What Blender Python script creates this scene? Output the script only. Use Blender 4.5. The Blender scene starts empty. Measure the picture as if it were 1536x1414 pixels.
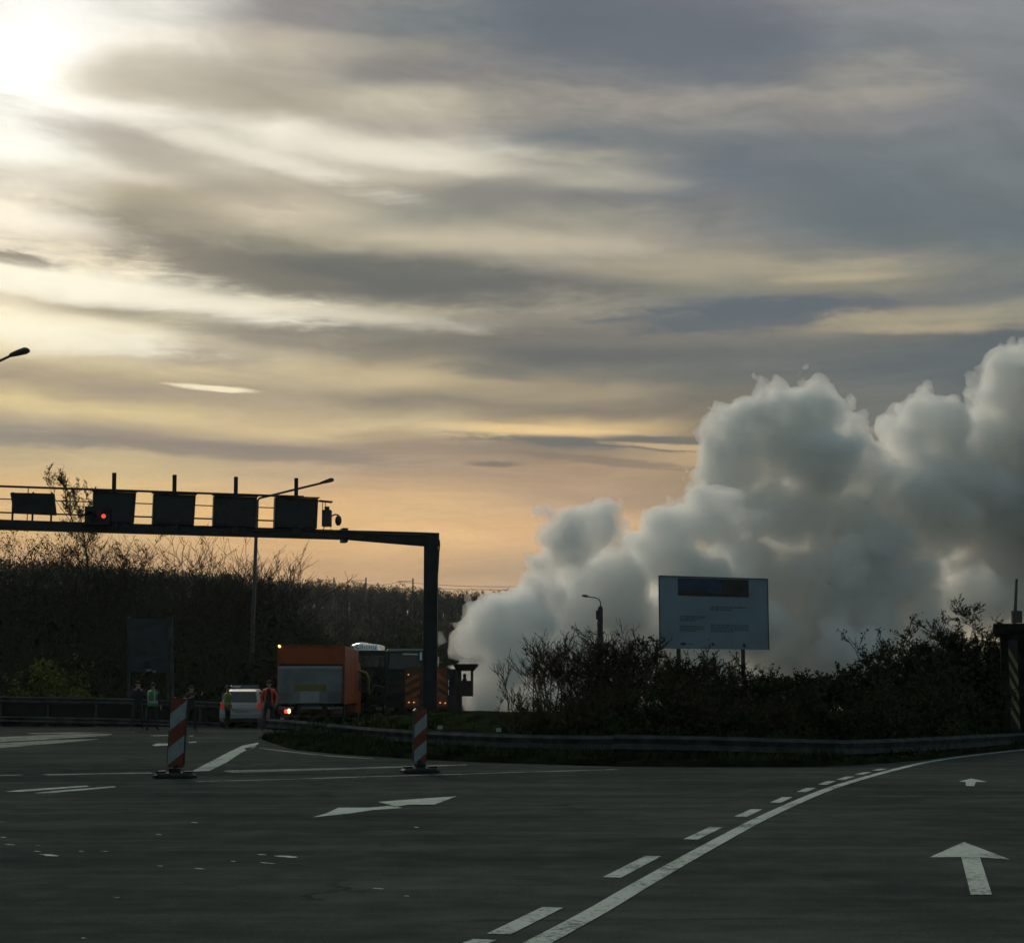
import bpy, bmesh, math, random
from mathutils import Vector, Matrix, noise as mnoise
R = math.radians
sc = bpy.context.scene
col = sc.collection
W0, H0, F = 1536.0, 1414.0, 2600.0
HOR, CAMH = 1045.0, 1.2
PITCH = math.atan((HOR - H0 / 2) / F)
cp, sp = math.cos(PITCH), math.sin(PITCH)

def ray(x, y):
    a = (x - W0 / 2) / F
    b = -(y - H0 / 2) / F
    return Vector((a, cp - b * sp, sp + b * cp))

def P(x, y, D):
    """world point seen at photo pixel (x, y) at forward distance D"""
    r = ray(x, y)
    t = D / r.y
    return Vector((r.x * t, D, CAMH + r.z * t))

def G(x, y, z=0.0):
    """ground point at photo pixel (x, y)"""
    r = ray(x, y)
    t = (z - CAMH) / r.z
    return Vector((r.x * t, r.y * t, z))

def skyc(x, y):
    r = ray(x, y).normalized()
    return math.atan2(r.x, r.y), math.asin(r.z)

# ------------------------------------------------------------------ render / camera
cam = bpy.data.cameras.new('camera')
co = bpy.data.objects.new('camera', cam)
col.objects.link(co)
co.location = (0, 0, CAMH)
co.rotation_euler = (math.pi / 2 + PITCH, 0, 0)
cam.sensor_fit = 'HORIZONTAL'
cam.sensor_width = 36
cam.lens = 36 * F / W0
cam.clip_start = 0.1
cam.clip_end = 8000
sc.camera = co
sc.render.engine = 'CYCLES'
cy = sc.cycles
cy.use_denoising = True
cy.max_bounces = 16
cy.diffuse_bounces = 2
cy.glossy_bounces = 2
cy.transparent_max_bounces = 16
cy.volume_bounces = 16
cy.volume_step_rate = 2.0
cy.volume_max_steps = 256
cy.use_adaptive_sampling = True
cy.adaptive_threshold = 0.025
cy.adaptive_min_samples = 12
cy.sample_clamp_indirect = 4
sc.view_settings.view_transform = 'Standard'
sc.view_settings.look = 'None'
sc.view_settings.exposure = 0
sc.view_settings.gamma = 1

# ------------------------------------------------------------------ node helpers
class NT:
    def __init__(self, nt):
        self.nt = nt
    def n(self, t, **kw):
        nd = self.nt.nodes.new(t)
        for k, v in kw.items():
            setattr(nd, k, v)
        return nd
    def put(self, sock, v):
        if isinstance(v, bpy.types.NodeSocket):
            self.nt.links.new(v, sock)
        else:
            sock.default_value = v
    def m(self, op, a, b=None, c=None, clamp=False):
        nd = self.n('ShaderNodeMath', operation=op)
        nd.use_clamp = clamp
        self.put(nd.inputs[0], a)
        if b is not None: self.put(nd.inputs[1], b)
        if c is not None: self.put(nd.inputs[2], c)
        return nd.outputs[0]
    def vm(self, op, a, b=None, s=None):
        nd = self.n('ShaderNodeVectorMath', operation=op)
        self.put(nd.inputs[0], a)
        if b is not None: self.put(nd.inputs[1], b)
        if s is not None: self.put(nd.inputs[3], s)
        return nd.outputs['Value'] if op in ('DISTANCE', 'LENGTH', 'DOT_PRODUCT') else nd.outputs[0]
    def xyz(self, x, y, z):
        nd = self.n('ShaderNodeCombineXYZ')
        self.put(nd.inputs[0], x); self.put(nd.inputs[1], y); self.put(nd.inputs[2], z)
        return nd.outputs[0]
    def sep(self, v):
        nd = self.n('ShaderNodeSeparateXYZ')
        self.put(nd.inputs[0], v)
        return nd.outputs
    def noise(self, v, scale, detail=3, rough=0.5, dist=0.0, dim='3D'):
        nd = self.n('ShaderNodeTexNoise')
        nd.noise_dimensions = dim
        if v is not None: self.put(nd.inputs['Vector'], v)
        nd.inputs['Scale'].default_value = scale
        nd.inputs['Detail'].default_value = detail
        nd.inputs['Roughness'].default_value = rough
        nd.inputs['Distortion'].default_value = dist
        return nd.outputs[0]
    def mr(self, v, a, b, c=0.0, d=1.0, interp='SMOOTHSTEP'):
        nd = self.n('ShaderNodeMapRange')
        nd.interpolation_type = interp
        self.put(nd.inputs[0], v)
        for i, q in enumerate((a, b, c, d)):
            self.put(nd.inputs[1 + i], q)
        return nd.outputs[0]
    def mix(self, f, a, b, mode='MIX'):
        nd = self.n('ShaderNodeMix', data_type='RGBA', blend_type=mode)
        self.put(nd.inputs[0], f)
        self.put(nd.inputs[6], a); self.put(nd.inputs[7], b)
        return nd.outputs[2]
    def ramp(self, f, stops, interp='EASE'):
        nd = self.n('ShaderNodeValToRGB')
        cr = nd.color_ramp
        cr.interpolation = interp
        while len(cr.elements) > 1:
            cr.elements.remove(cr.elements[0])
        cr.elements[0].position = stops[0][0]
        cr.elements[0].color = (*stops[0][1], 1)
        for p, c in stops[1:]:
            e = cr.elements.new(p)
            e.color = (*c, 1)
        self.put(nd.inputs[0], f)
        return nd.outputs[0]

def lin(c):
    return tuple(((v / 255) / 12.92 if v / 255 <= 0.04045 else ((v / 255 + 0.055) / 1.055) ** 2.4) for v in c)

# ------------------------------------------------------------------ world: evening overcast sky
SUN_AZ, SUN_EL = skyc(70, 95)
def build_world():
    w = bpy.data.worlds.new('World')
    sc.world = w
    w.use_nodes = True
    nt = w.node_tree
    for nd in list(nt.nodes):
        nt.nodes.remove(nd)
    t = NT(nt)
    out = t.n('ShaderNodeOutputWorld')
    bg = t.n('ShaderNodeBackground')
    nt.links.new(bg.outputs[0], out.inputs[0])
    tc = t.n('ShaderNodeTexCoord')
    d = t.vm('NORMALIZE', tc.outputs['Generated'])
    s = t.sep(d)
    az = t.m('ARCTAN2', s[0], s[1])
    el = t.m('ARCSINE', s[2])
    # angles in units of 1/1536 of a 33 degree arc, so the cloud bands can be written down
    U = t.m('MULTIPLY_ADD', az, F / 1000, 0.768)
    V = t.m('MULTIPLY_ADD', el, -F / 1000, 1.045)
    base = t.xyz(U, V, 0)
    # domain warps: wind shears the cloud sheet into long wisps
    wv = t.xyz(t.m('MULTIPLY', U, 1.0), t.m('MULTIPLY', V, 3.2), 3.1)
    n1 = t.noise(wv, 3.2, 3, 0.55, dim='2D')
    n2 = t.noise(t.vm('ADD', wv, (7.3, 2.2, 5.0)), 2.4, 2, 0.5, dim='2D')
    n3 = t.noise(t.vm('ADD', wv, (1.3, 9.2, 1.0)), 11.0, 4, 0.62, dim='2D')
    calm = t.mr(V, -0.4, 0.9, 1.0, 0.45, 'LINEAR')
    Vw = t.m('ADD', V, t.m('MULTIPLY', calm, t.m('ADD', t.m('MULTIPLY', t.m('SUBTRACT', n1, 0.5), 0.045),
                                               t.m('MULTIPLY', t.m('SUBTRACT', n3, 0.5), 0.014))))
    Uw = t.m('ADD', U, t.m('MULTIPLY', t.m('SUBTRACT', n2, 0.5), 0.14))
    cols = [
     (0.0, [(-260,235,232,222),(-120,250,250,240),(0,230,229,220),(60,240,240,233),(120,246,246,241),(180,243,243,236),(225,238,236,224),(262,240,240,226),(300,212,204,186),(340,240,230,206),(390,228,216,190),(430,246,236,206),(460,205,190,160),(500,250,240,205),(540,225,210,165),(580,165,150,125),(625,207,187,138),(662,150,140,125),(700,190,170,130),(750,215,176,120),(800,216,176,116),(860,196,156,110),(960,150,120,95)]),
     (200.0,[(-260,190,188,182),(-120,210,208,200),(0,204,200,193),(60,220,217,207),(95,226,221,206),(122,192,184,166),(160,192,184,163),(192,240,236,221),(217,175,170,156),(250,192,184,166),(278,210,200,180),(312,165,156,132),(350,160,150,130),(380,176,166,146),(410,226,212,182),(440,250,240,212),(475,150,140,118),(502,225,214,180),(540,170,156,135),(570,196,180,142),(602,160,146,125),(632,206,186,137),(670,145,132,118),(702,190,170,130),(760,216,180,120),(850,196,158,112)]),
     (400.0,[(-200,130,128,130),(0,140,136,131),(50,136,133,131),(90,182,173,156),(122,167,161,146),(180,165,158,141),(215,225,220,201),(250,195,188,170),(292,176,166,146),(330,201,189,163),(370,150,145,125),(412,108,108,102),(440,128,123,110),(462,236,226,196),(490,112,110,101),(520,165,155,135),(560,190,175,141),(600,165,150,126),(650,201,179,136),(680,140,128,115),(712,190,166,130),(780,221,176,112),(850,198,158,113)]),
     (600.0,[(-200,112,116,120),(0,136,138,132),(50,120,127,127),(92,140,137,130),(132,130,127,124),(167,186,179,158),(202,170,162,148),(232,216,211,191),(262,186,179,160),(292,155,150,135),(330,150,147,132),(366,186,176,151),(402,118,118,109),(442,104,106,104),(470,186,176,150),(492,128,126,114),(522,125,120,108),(570,190,172,135),(602,140,130,112),(640,200,180,138),(670,154,136,117),(702,170,147,122),(762,212,174,124),(805,220,178,122),(862,190,155,115)]),
     (850.0,[(-200,104,112,120),(0,100,108,116),(50,98,106,114),(102,116,119,121),(142,140,136,130),(182,156,149,138),(212,125,128,128),(242,166,161,146),(280,166,162,148),(302,125,125,122),(340,150,146,131),(370,176,166,146),(402,150,145,130),(430,120,118,112),(460,156,149,132),(500,115,112,105),(542,100,102,100),(590,152,140,116),(620,130,120,105),(648,212,184,130),(668,130,120,105),(702,160,136,110),(750,174,147,120),(792,214,170,122),(860,176,150,122)]),
     (1100.0,[(-200,116,120,126),(0,126,126,127),(40,108,112,120),(92,100,108,116),(132,112,118,122),(170,150,145,138),(202,136,136,132),(236,110,116,122),(280,112,116,124),(322,130,128,124),(372,136,133,125),(406,160,152,130),(440,130,130,118),(472,104,110,112),(502,120,118,110),(540,105,108,106),(590,116,113,103),(640,126,116,100),(690,176,151,115),(742,150,131,105),(860,170,150,118)]),
     (1300.0,[(-200,118,122,128),(0,160,155,150),(40,130,133,135),(92,118,124,128),(132,140,138,132),(170,156,151,140),(202,128,128,128),(242,112,118,122),(282,102,112,116),(342,98,110,114),(382,115,118,115),(416,166,156,131),(440,140,135,118),(470,110,112,110),(490,156,146,122),(520,105,108,105),(572,100,105,104),(622,108,110,106),(760,150,140,118),(900,176,160,128)]),
     (1536.0,[(-200,110,116,122),(0,150,148,146),(40,128,132,134),(102,125,130,132),(202,115,120,124),(302,108,116,120),(382,100,112,116),(422,122,124,117),(462,112,116,113),(497,150,145,125),(522,92,100,103),(602,88,97,100),(702,104,108,103),(900,165,152,125)]),
    ]
    prev = None
    fac = t.mr(Vw, -0.30, 1.0, 0.0, 1.0, 'LINEAR')
    px = None
    for x, st in cols:
        stops = [((y / 1000 + 0.30) / 1.30, lin((r, g, b))) for y, r, g, b in st]
        c = t.ramp(fac, stops, 'EASE')
        if prev is None:
            prev = c
        else:
            prev = t.mix(t.mr(Uw, px / 1000, x / 1000), prev, c)
        px = x
    # wispy modulation, slanting down to the right like the photo's upper cloud sheet
    sl = t.m('MULTIPLY_ADD', U, -0.24, V)
    wz = t.xyz(t.m('MULTIPLY', U, 1.5), t.m('MULTIPLY', sl, 8.0), 0)
    w1 = t.noise(t.vm('ADD', wz, t.xyz(t.m('MULTIPLY', n2, 0.7), t.m('MULTIPLY', n1, 0.9), 0)), 2.2, 7, 0.68, dim='2D')
    lo = t.xyz(t.m('MULTIPLY', U, 2.2), t.m('MULTIPLY', V, 21.0), 2.0)
    w2 = t.noise(t.vm('ADD', lo, t.xyz(t.m('MULTIPLY', n2, 1.0), t.m('MULTIPLY', n1, 1.2), 0)), 1.9, 7, 0.72, dim='2D')
    low = t.mr(V, 0.36, 0.52)
    wn = t.m('ADD', t.m('MULTIPLY', w1, t.m('SUBTRACT', 1.0, low)), t.m('MULTIPLY', w2, low))
    amp = t.mr(V, 0.0, 0.9, 0.50, 0.42, 'LINEAR')
    gain = t.m('ADD', 1.0, t.m('MULTIPLY', t.m('SUBTRACT', wn, 0.5), amp))
    prev = t.mix(1.0, prev, t.xyz(gain, gain, gain), 'MULTIPLY')
    # single clouds with outlines of their own: x, y, half width, half height, slope, colour, strength, edge
    strokes = [
     (1110, 476, 200, 19, -0.03, (94,102,108), 0.88, 0.5), (1110, 462, 120, 14, 0.0, (92,101,107), 0.7, 0.5),
     (25, 389, 60, 9, 0.12, (150,140,124), 0.95, 0.5),
     (322, 583, 46, 4.0, 0.06, (246,232,194), 0.85, 0.5),
     (900, 663, 170, 10, 0.05, (104,106,103), 0.9, 0.5), (1040, 671, 110, 4, 0.06, (208,176,128), 0.7, 0.5),
     (800, 645, 110, 7, 0.05, (228,194,136), 0.75, 0.6), (1020, 660, 90, 5, 0.04, (110,108,102), 0.8, 0.5),
     (745, 696, 36, 5, 0.02, (118,110,100), 0.85, 0.5), (915, 692, 100, 6, 0.10, (128,115,102), 0.7, 0.5),
     (620, 662, 70, 14, 0.05, (150,128,108), 0.45, 0.9),
     (330, 675, 230, 10, 0.04, (138,128,116), 0.65, 0.6), (45, 657, 90, 9, 0.03, (140,132,120), 0.7, 0.6),
     (290, 535, 90, 15, 0.02, (152,140,124), 0.6, 0.7), (370, 500, 170, 15, 0.10, (128,121,108), 0.55, 0.7),
     (560, 422, 330, 36, 0.05, (100,102,98), 0.8, 0.9), (300, 385, 200, 24, 0.25, (128,122,108), 0.6, 0.9),
     (1190, 300, 330, 60, 0.30, (96,107,113), 0.55, 1.0), (960, 60, 300, 55, 0.16, (96,104,113), 0.6, 1.0),
     (735, 290, 95, 26, -0.22, (122,122,118), 0.6, 1.0), (270, 135, 110, 26, 0.10, (176,168,150), 0.55, 1.0),
     (250, 245, 190, 20, 0.28, (160,153,138), 0.6, 1.0), (270, 325, 70, 18, 0.10, (146,139,124), 0.55, 1.0),
     (340, 222, 170, 13, 0.22, (234,228,210), 0.65, 1.0), (610, 238, 130, 12, 0.10, (226,220,200), 0.8, 1.0),
     (110, 508, 150, 20, 0.03, (250,243,216), 0.75, 1.0), (60, 425, 110, 18, 0.05, (252,244,218), 0.7, 1.0), (70, 335, 90, 14, 0.1, (248,240,220), 0.6, 1.0),
     (760, 366, 200, 11, 0.04, (186,176,152), 0.5, 1.0), (880, 265, 120, 12, 0.10, (172,167,150), 0.5, 1.0),
     (400, 464, 230, 12, 0.06, (236,227,202), 0.5, 1.0), (170, 442, 190, 15, 0.10, (250,243,220), 0.6, 1.0),
     (1390, 492, 120, 7, 0.03, (172,158,128), 0.7, 0.8), (1450, 540, 190, 22, 0.0, (88,97,101), 0.55, 0.9),
     (740, 556, 60, 11, 0.05, (106,107,103), 0.65, 0.8), (1020, 565, 150, 12, 0.03, (100,105,104), 0.5, 0.9),
     (980, 410, 110, 10, 0.10, (168,158,134), 0.4, 1.0), (1250, 418, 70, 5, 0.0, (178,166,134), 0.6, 1.0),
    ]
    n4 = t.m('ADD', t.m('MULTIPLY', t.m('SUBTRACT', n3, 0.5), 1.3), t.m('MULTIPLY', t.m('SUBTRACT', w2, 0.5), 1.8))
    for (x, y, rx, ry, slp, c, st, ed) in strokes:
        a0, e0 = skyc(x, y)
        uu = a0 * F / 1000 + 0.768
        vv = -e0 * F / 1000 + 1.045
        du = t.m('SUBTRACT', U, uu)
        dv = t.m('SUBTRACT', t.m('SUBTRACT', V, vv), t.m('MULTIPLY', du, slp))
        q = t.vm('LENGTH', t.xyz(t.m('MULTIPLY', du, 1000 / rx), t.m('MULTIPLY', dv, 1000 / ry), 0))
        q = t.m('ADD', q, t.m('MULTIPLY', n4, 1.1 if ed < 0.8 else 1.0))
        f = t.mr(q, 1.0 + ed, 1.0 - ed * 0.8, 0.0, st)
        prev = t.mix(f, prev, (*lin(c), 1))
    prev = t.mix(1.0, prev, (1.005, 0.994, 0.998, 1), 'MULTIPLY')
    hs = t.n('ShaderNodeHueSaturation')
    hs.inputs['Saturation'].default_value = 0.95
    nt.links.new(prev, hs.inputs['Color'])
    prev = hs.outputs[0]
    # glow of the hidden sun
    sd = Vector((math.sin(SUN_AZ) * math.cos(SUN_EL), math.cos(SUN_AZ) * math.cos(SUN_EL), math.sin(SUN_EL)))
    dot = t.vm('DOT_PRODUCT', d, tuple(sd))
    g1 = t.m('POWER', t.m('MAXIMUM', dot, 0.0), 500)
    g2 = t.m('POWER', t.m('MAXIMUM', dot, 0.0), 2500)
    glow = t.m('ADD', t.m('MULTIPLY', g1, 0.05), t.m('MULTIPLY', g2, 0.22))
    prev = t.mix(1.0, prev, t.mix(1.0, t.xyz(glow, glow, glow), (1.0, 0.94, 0.80, 1), 'MULTIPLY'), 'ADD')
    # the rest of the sky: a physical sky dimmed by the overcast, darker away from the sun
    sky = t.n('ShaderNodeTexSky', sky_type='NISHITA')
    sky.sun_disc = False
    sky.sun_elevation = SUN_EL
    sky.sun_rotation = SUN_AZ
    sky.air_density = 1.5
    sky.dust_density = 3.0
    cn = t.noise(t.xyz(s[0], s[1], t.m('MULTIPLY', s[2], 3.0)), 2.2, 3, 0.55)
    dim = t.mr(cn, 0.3, 0.7, 0.6, 1.25)
    dim = t.m('MULTIPLY', dim, 0.055)
    nis = t.mix(1.0, sky.outputs[0], t.xyz(dim, dim, dim), 'MULTIPLY')
    zen = t.mix(0.85, nis, (*REST_COL, 1))
    zen = t.mix(1.0, zen, t.xyz(dim_rest(t, s, 0), dim_rest(t, s, 0), dim_rest(t, s, 0)), 'MULTIPLY')
    fa = t.mr(t.m('ABSOLUTE', az), 0.33, 0.62)
    fe = t.mr(el, R(23.5), R(34))
    prev = t.mix(t.m('MAXIMUM', fa, fe), prev, zen)
    nt.links.new(prev, bg.inputs[0])
    bg.inputs[1].default_value = 1.12
    w.cycles.sampling_method = 'NONE'
REST_COL = (0.20, 0.26, 0.272)
def dim_rest(t, s, k):
    # brighter toward the sunset side (y forward), darkest behind the viewer
    return t.mr(s[1], -0.9, 0.8, 0.5, 1.25)
build_world()

sun = bpy.data.lights.new('sun', 'SUN')
sun.energy = 1.8
sun.angle = R(12)
sun.color = (1.0, 0.86, 0.66)
so = bpy.data.objects.new('sun', sun)
col.objects.link(so)
so.rotation_euler = Vector((-math.sin(SUN_AZ) * math.cos(SUN_EL), -math.cos(SUN_AZ) * math.cos(SUN_EL), -math.sin(SUN_EL))).to_track_quat('-Z', 'Y').to_euler()
# ------------------------------------------------------------------ materials
def mat(name, c, rough=0.6, metal=0.0, var=0.0, vscale=8.0, bump=0.0, emit=None, estr=0.0, spec=0.5, coat=0.0, c2=None):
    m = bpy.data.materials.new(name)
    m.use_nodes = True
    nt = m.node_tree
    b = nt.nodes['Principled BSDF']
    b.inputs['Base Color'].default_value = (*c, 1)
    b.inputs['Roughness'].default_value = rough
    b.inputs['Metallic'].default_value = metal
    b.inputs['Specular IOR Level'].default_value = spec
    b.inputs['Coat Weight'].default_value = coat
    if emit:
        b.inputs['Emission Color'].default_value = (*emit, 1)
        b.inputs['Emission Strength'].default_value = estr
    t = NT(nt)
    if var or bump:
        tc = t.n('ShaderNodeTexCoord')
        n = t.noise(tc.outputs['Object'], vscale, 4, 0.6)
        if var:
            cc = c2 or tuple(max(0, v * (1 - var)) for v in c)
            ca = c if c2 else tuple(min(1, v * (1 + var)) for v in c)
            f = t.mr(n, 0.35, 0.65)
            nt.links.new(t.mix(f, (*cc, 1), (*ca, 1)), b.inputs['Base Color'])
        if bump:
            bp = t.n('ShaderNodeBump')
            bp.inputs['Strength'].default_value = bump
            bp.inputs['Distance'].default_value = 0.02
            nt.links.new(n, bp.inputs['Height'])
            nt.links.new(bp.outputs[0], b.inputs['Normal'])
    return m

M = {}
def asphalt():
    m = mat('asphalt', (0.04, 0.042, 0.04), 0.75)
    nt = m.node_tree; t = NT(nt); b = nt.nodes['Principled BSDF']
    tc = t.n('ShaderNodeTexCoord').outputs['Object']
    s = t.sep(tc)
    big = t.noise(tc, 0.16, 5, 0.65)
    streak = t.noise(t.xyz(t.m('MULTIPLY', s[0], 0.16), t.m('MULTIPLY', s[1], 1.1), 0), 1.0, 5, 0.65)
    fine = t.noise(tc, 38.0, 4, 0.8)
    mid = t.noise(tc, 2.3, 5, 0.65)
    f = t.m('ADD', t.m('ADD', t.m('MULTIPLY', big, 0.4), t.m('MULTIPLY', streak, 0.35)), t.m('ADD', t.m('MULTIPLY', fine, 0.30), t.m('MULTIPLY', mid, 0.26)))
    c = t.ramp(f, [(0.34, (0.012, 0.016, 0.016)), (0.50, (0.025, 0.032, 0.031)), (0.62, (0.042, 0.050, 0.048)), (0.80, (0.090, 0.10, 0.090))], 'LINEAR')
    # sealed cracks
    v = t.n('ShaderNodeTexVoronoi', feature='DISTANCE_TO_EDGE')
    nt.links.new(t.vm('ADD', tc, t.xyz(t.m('MULTIPLY', mid, 1.6), t.m('MULTIPLY', streak, 2.0), 0)), v.inputs['Vector'])
    v.inputs['Scale'].default_value = 0.16
    ck = t.m('MULTIPLY', t.mr(v.outputs[0], 0.012, 0.004), t.mr(big, 0.5, 0.6))
    c = t.mix(t.m('MULTIPLY', ck, 0.6), c, (0.012, 0.013, 0.013, 1))
    nt.links.new(c, b.inputs['Base Color'])
    nt.links.new(t.mr(t.m('ADD', t.m('MULTIPLY', mid, 0.4), t.m('MULTIPLY', streak, 0.6)), 0.3, 0.7, 0.86, 0.66), b.inputs['Roughness'])
    b.inputs['Specular IOR Level'].default_value = 0.0
    bp = t.n('ShaderNodeBump')
    bp.inputs['Strength'].default_value = 0.5
    bp.inputs['Distance'].default_value = 0.01
    nt.links.new(t.m('ADD', fine, t.m('MULTIPLY', mid, 0.5)), bp.inputs['Height'])
    nt.links.new(bp.outputs[0], b.inputs['Normal'])
    return m
def road_paint(name, c=(0.60, 0.64, 0.60), wear=0.5):
    m = mat(name, c, 0.9, spec=0.0)
    nt = m.node_tree; t = NT(nt); b = nt.nodes['Principled BSDF']
    tc = t.n('ShaderNodeTexCoord').outputs['Object']
    a = t.noise(tc, 1.3, 5, 0.7); f = t.noise(tc, 22.0, 4, 0.7)
    w = t.mr(t.m('ADD', t.m('MULTIPLY', a, 0.45), t.m('MULTIPLY', f, 0.55)), wear - 0.10, wear + 0.07)
    nt.links.new(t.mix(w, (0.07, 0.075, 0.07, 1), (*c, 1)), b.inputs['Base Color'])
    return m
M['asphalt'] = asphalt()
M['paint'] = road_paint('road_paint', (0.42, 0.47, 0.44), wear=0.465)
M['worn'] = road_paint('worn_road_paint', (0.32, 0.34, 0.30), wear=0.50)
M['worn2'] = road_paint('flaking_road_paint', (0.5, 0.52, 0.46), wear=0.48)
M['soil'] = mat('grass_soil', (0.014, 0.019, 0.009), 0.95, var=0.5, vscale=1.5, bump=0.3, spec=0.0)
M['far_hill'] = mat('hill_scrub', (0.026, 0.022, 0.015), 1.0, var=0.4, vscale=0.06, spec=0.0)
M['grass'] = mat('grass_blades', (0.030, 0.046, 0.017), 0.8, var=0.5, vscale=0.8, spec=0.0)
M['kerb'] = mat('kerb_concrete', (0.16, 0.16, 0.15), 0.85, var=0.2, vscale=3, bump=0.3)
M['steel'] = mat('galvanised_steel', (0.055, 0.064, 0.064), 0.9, 0.0, spec=0.0, var=0.25, vscale=3)
M['old_steel'] = mat('weathered_steel', (0.06, 0.068, 0.068), 0.7, 0.1, spec=0.2, var=0.35, vscale=2)
M['black'] = mat('black_plastic', (0.010, 0.010, 0.011), 0.5)
M['gantry'] = mat('dark_grey_gantry_paint', (0.012, 0.014, 0.018), 0.55, var=0.25, vscale=2)
M['lamp_grey'] = mat('lamp_housing', (0.05, 0.04, 0.035), 0.5)
M['pole'] = mat('pole_steel', (0.05, 0.05, 0.05), 0.6, var=0.2)
M['rubber'] = mat('rubber', (0.012, 0.012, 0.012), 0.8, var=0.3, vscale=20)
M['red'] = mat('reflective_red', (0.16, 0.030, 0.015), 0.5, var=0.12, vscale=9)
M['white'] = mat('reflective_white', (0.24, 0.30, 0.33), 0.45, var=0.10, vscale=9)
M['car_white'] = mat('white_car_paint', (0.46, 0.50, 0.54), 0.5, spec=0.3, coat=0.1)
M['glass'] = mat('dark_glass', (0.012, 0.016, 0.018), 0.08, spec=0.8)
M['tail_red'] = mat('tail_lamp_red', (0.4, 0.02, 0.015), 0.25, emit=(1, 0.06, 0.03), estr=0.12)
M['lamp_on'] = mat('lit_warm_lamp', (0.9, 0.7, 0.4), 0.3, emit=(1, 0.62, 0.28), estr=3.0)
M['lamp_red_on'] = mat('lit_red_lamp', (0.9, 0.1, 0.08), 0.3, emit=(1, 0.08, 0.05), estr=1.1)
M['orange'] = mat('orange_paint', (0.32, 0.058, 0.008), 0.5, var=0.12, vscale=1.2)
M['orange_dirty'] = mat('dirty_orange_paint', (0.20, 0.052, 0.014), 0.6, var=0.4, vscale=3)
M['tail_lift'] = mat('grey_tail_lift', (0.17, 0.20, 0.22), 0.5, 0.2, var=0.2, vscale=1.4)
M['light_panel'] = mat('pale_panel', (0.30, 0.34, 0.35), 0.5, var=0.1)
M['ochre'] = mat('ochre_panel', (0.17, 0.15, 0.03), 0.6)
M['dark_body'] = mat('dark_vehicle_paint', (0.010, 0.016, 0.018), 0.6, spec=0.15, var=0.2)
M['teal'] = mat('teal_paint', (0.03, 0.12, 0.12), 0.35, coat=0.3)
M['silver'] = mat('bright_metal', (0.75, 0.80, 0.80), 0.25, 0.9, bump=0.5, vscale=4)
M['chrome'] = mat('chrome_trim', (0.7, 0.75, 0.75), 0.2, 0.9)
M['bark'] = mat('bark', (0.034, 0.029, 0.021), 0.9, var=0.3, vscale=4, spec=0.0)
M['bark_red'] = mat('reddish_twigs', (0.062, 0.042, 0.030), 0.9, var=0.3, vscale=4, spec=0.0)
M['leaf'] = mat('dark_leaves', (0.028, 0.046, 0.016), 0.8, var=0.45, vscale=0.8, spec=0.0)
M['leaf_y'] = mat('young_yellow_green_leaves', (0.12, 0.15, 0.025), 0.8, var=0.4, vscale=0.8, spec=0.0)
M['leaf_b'] = mat('brown_buds', (0.062, 0.050, 0.026), 0.85, var=0.4, vscale=0.8, spec=0.0)
M['concrete'] = mat('old_concrete', (0.045, 0.045, 0.042), 0.85, var=0.3, vscale=1.5, bump=0.3)
M['conc_dark'] = mat('dark_painted_steel_sheet', (0.010, 0.013, 0.012), 0.8, spec=0.1, var=0.3, vscale=1.5)
M['chev_y'] = mat('pale_yellow_stripe', (0.24, 0.22, 0.10), 0.6, var=0.2, vscale=4)
M['board_blue'] = mat('direction_sign_blue', (0.007, 0.018, 0.028), 0.5, var=0.2, vscale=0.8)
M['billboard'] = mat('billboard_vinyl', (0.19, 0.28, 0.345), 0.55, var=0.08, vscale=0.7)
M['bb_frame'] = mat('billboard_frame', (0.05, 0.06, 0.07), 0.6)
M['bb_sky'] = mat('printed_night_blue', (0.012, 0.032, 0.095), 0.5, var=0.3, vscale=0.6)
M['bb_dark'] = mat('printed_dark_land', (0.009, 0.009, 0.008), 0.5, var=0.3, vscale=2)
M['bb_dark2'] = mat('printed_dark_trunk', (0.011, 0.010, 0.010), 0.5, var=0.4, vscale=3)
M['bb_text'] = mat('printed_faint_text', (0.08, 0.125, 0.16), 0.55)
M['bb_logo'] = mat('printed_logo', (0.012, 0.03, 0.06), 0.5)
M['skin'] = mat('skin', (0.35, 0.20, 0.14), 0.6)
M['cloth_dark'] = mat('dark_cloth', (0.014, 0.016, 0.022), 0.9, var=0.2, vscale=6)
M['cloth_navy'] = mat('navy_cloth', (0.012, 0.018, 0.035), 0.9)
M['vest_green'] = mat('hi_vis_green', (0.04, 0.26, 0.10), 0.7)
M['vest_lime'] = mat('hi_vis_lime', (0.14, 0.26, 0.05), 0.7)
M['vest_orange'] = mat('hi_vis_orange', (0.60, 0.08, 0.03), 0.7, emit=None)
M['vest_band'] = mat('reflective_band', (0.35, 0.42, 0.40), 0.4)
M['hair'] = mat('dark_hair', (0.012, 0.009, 0.007), 0.8)
M['shoe'] = mat('black_shoe', (0.010, 0.010, 0.010), 0.6)

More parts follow.
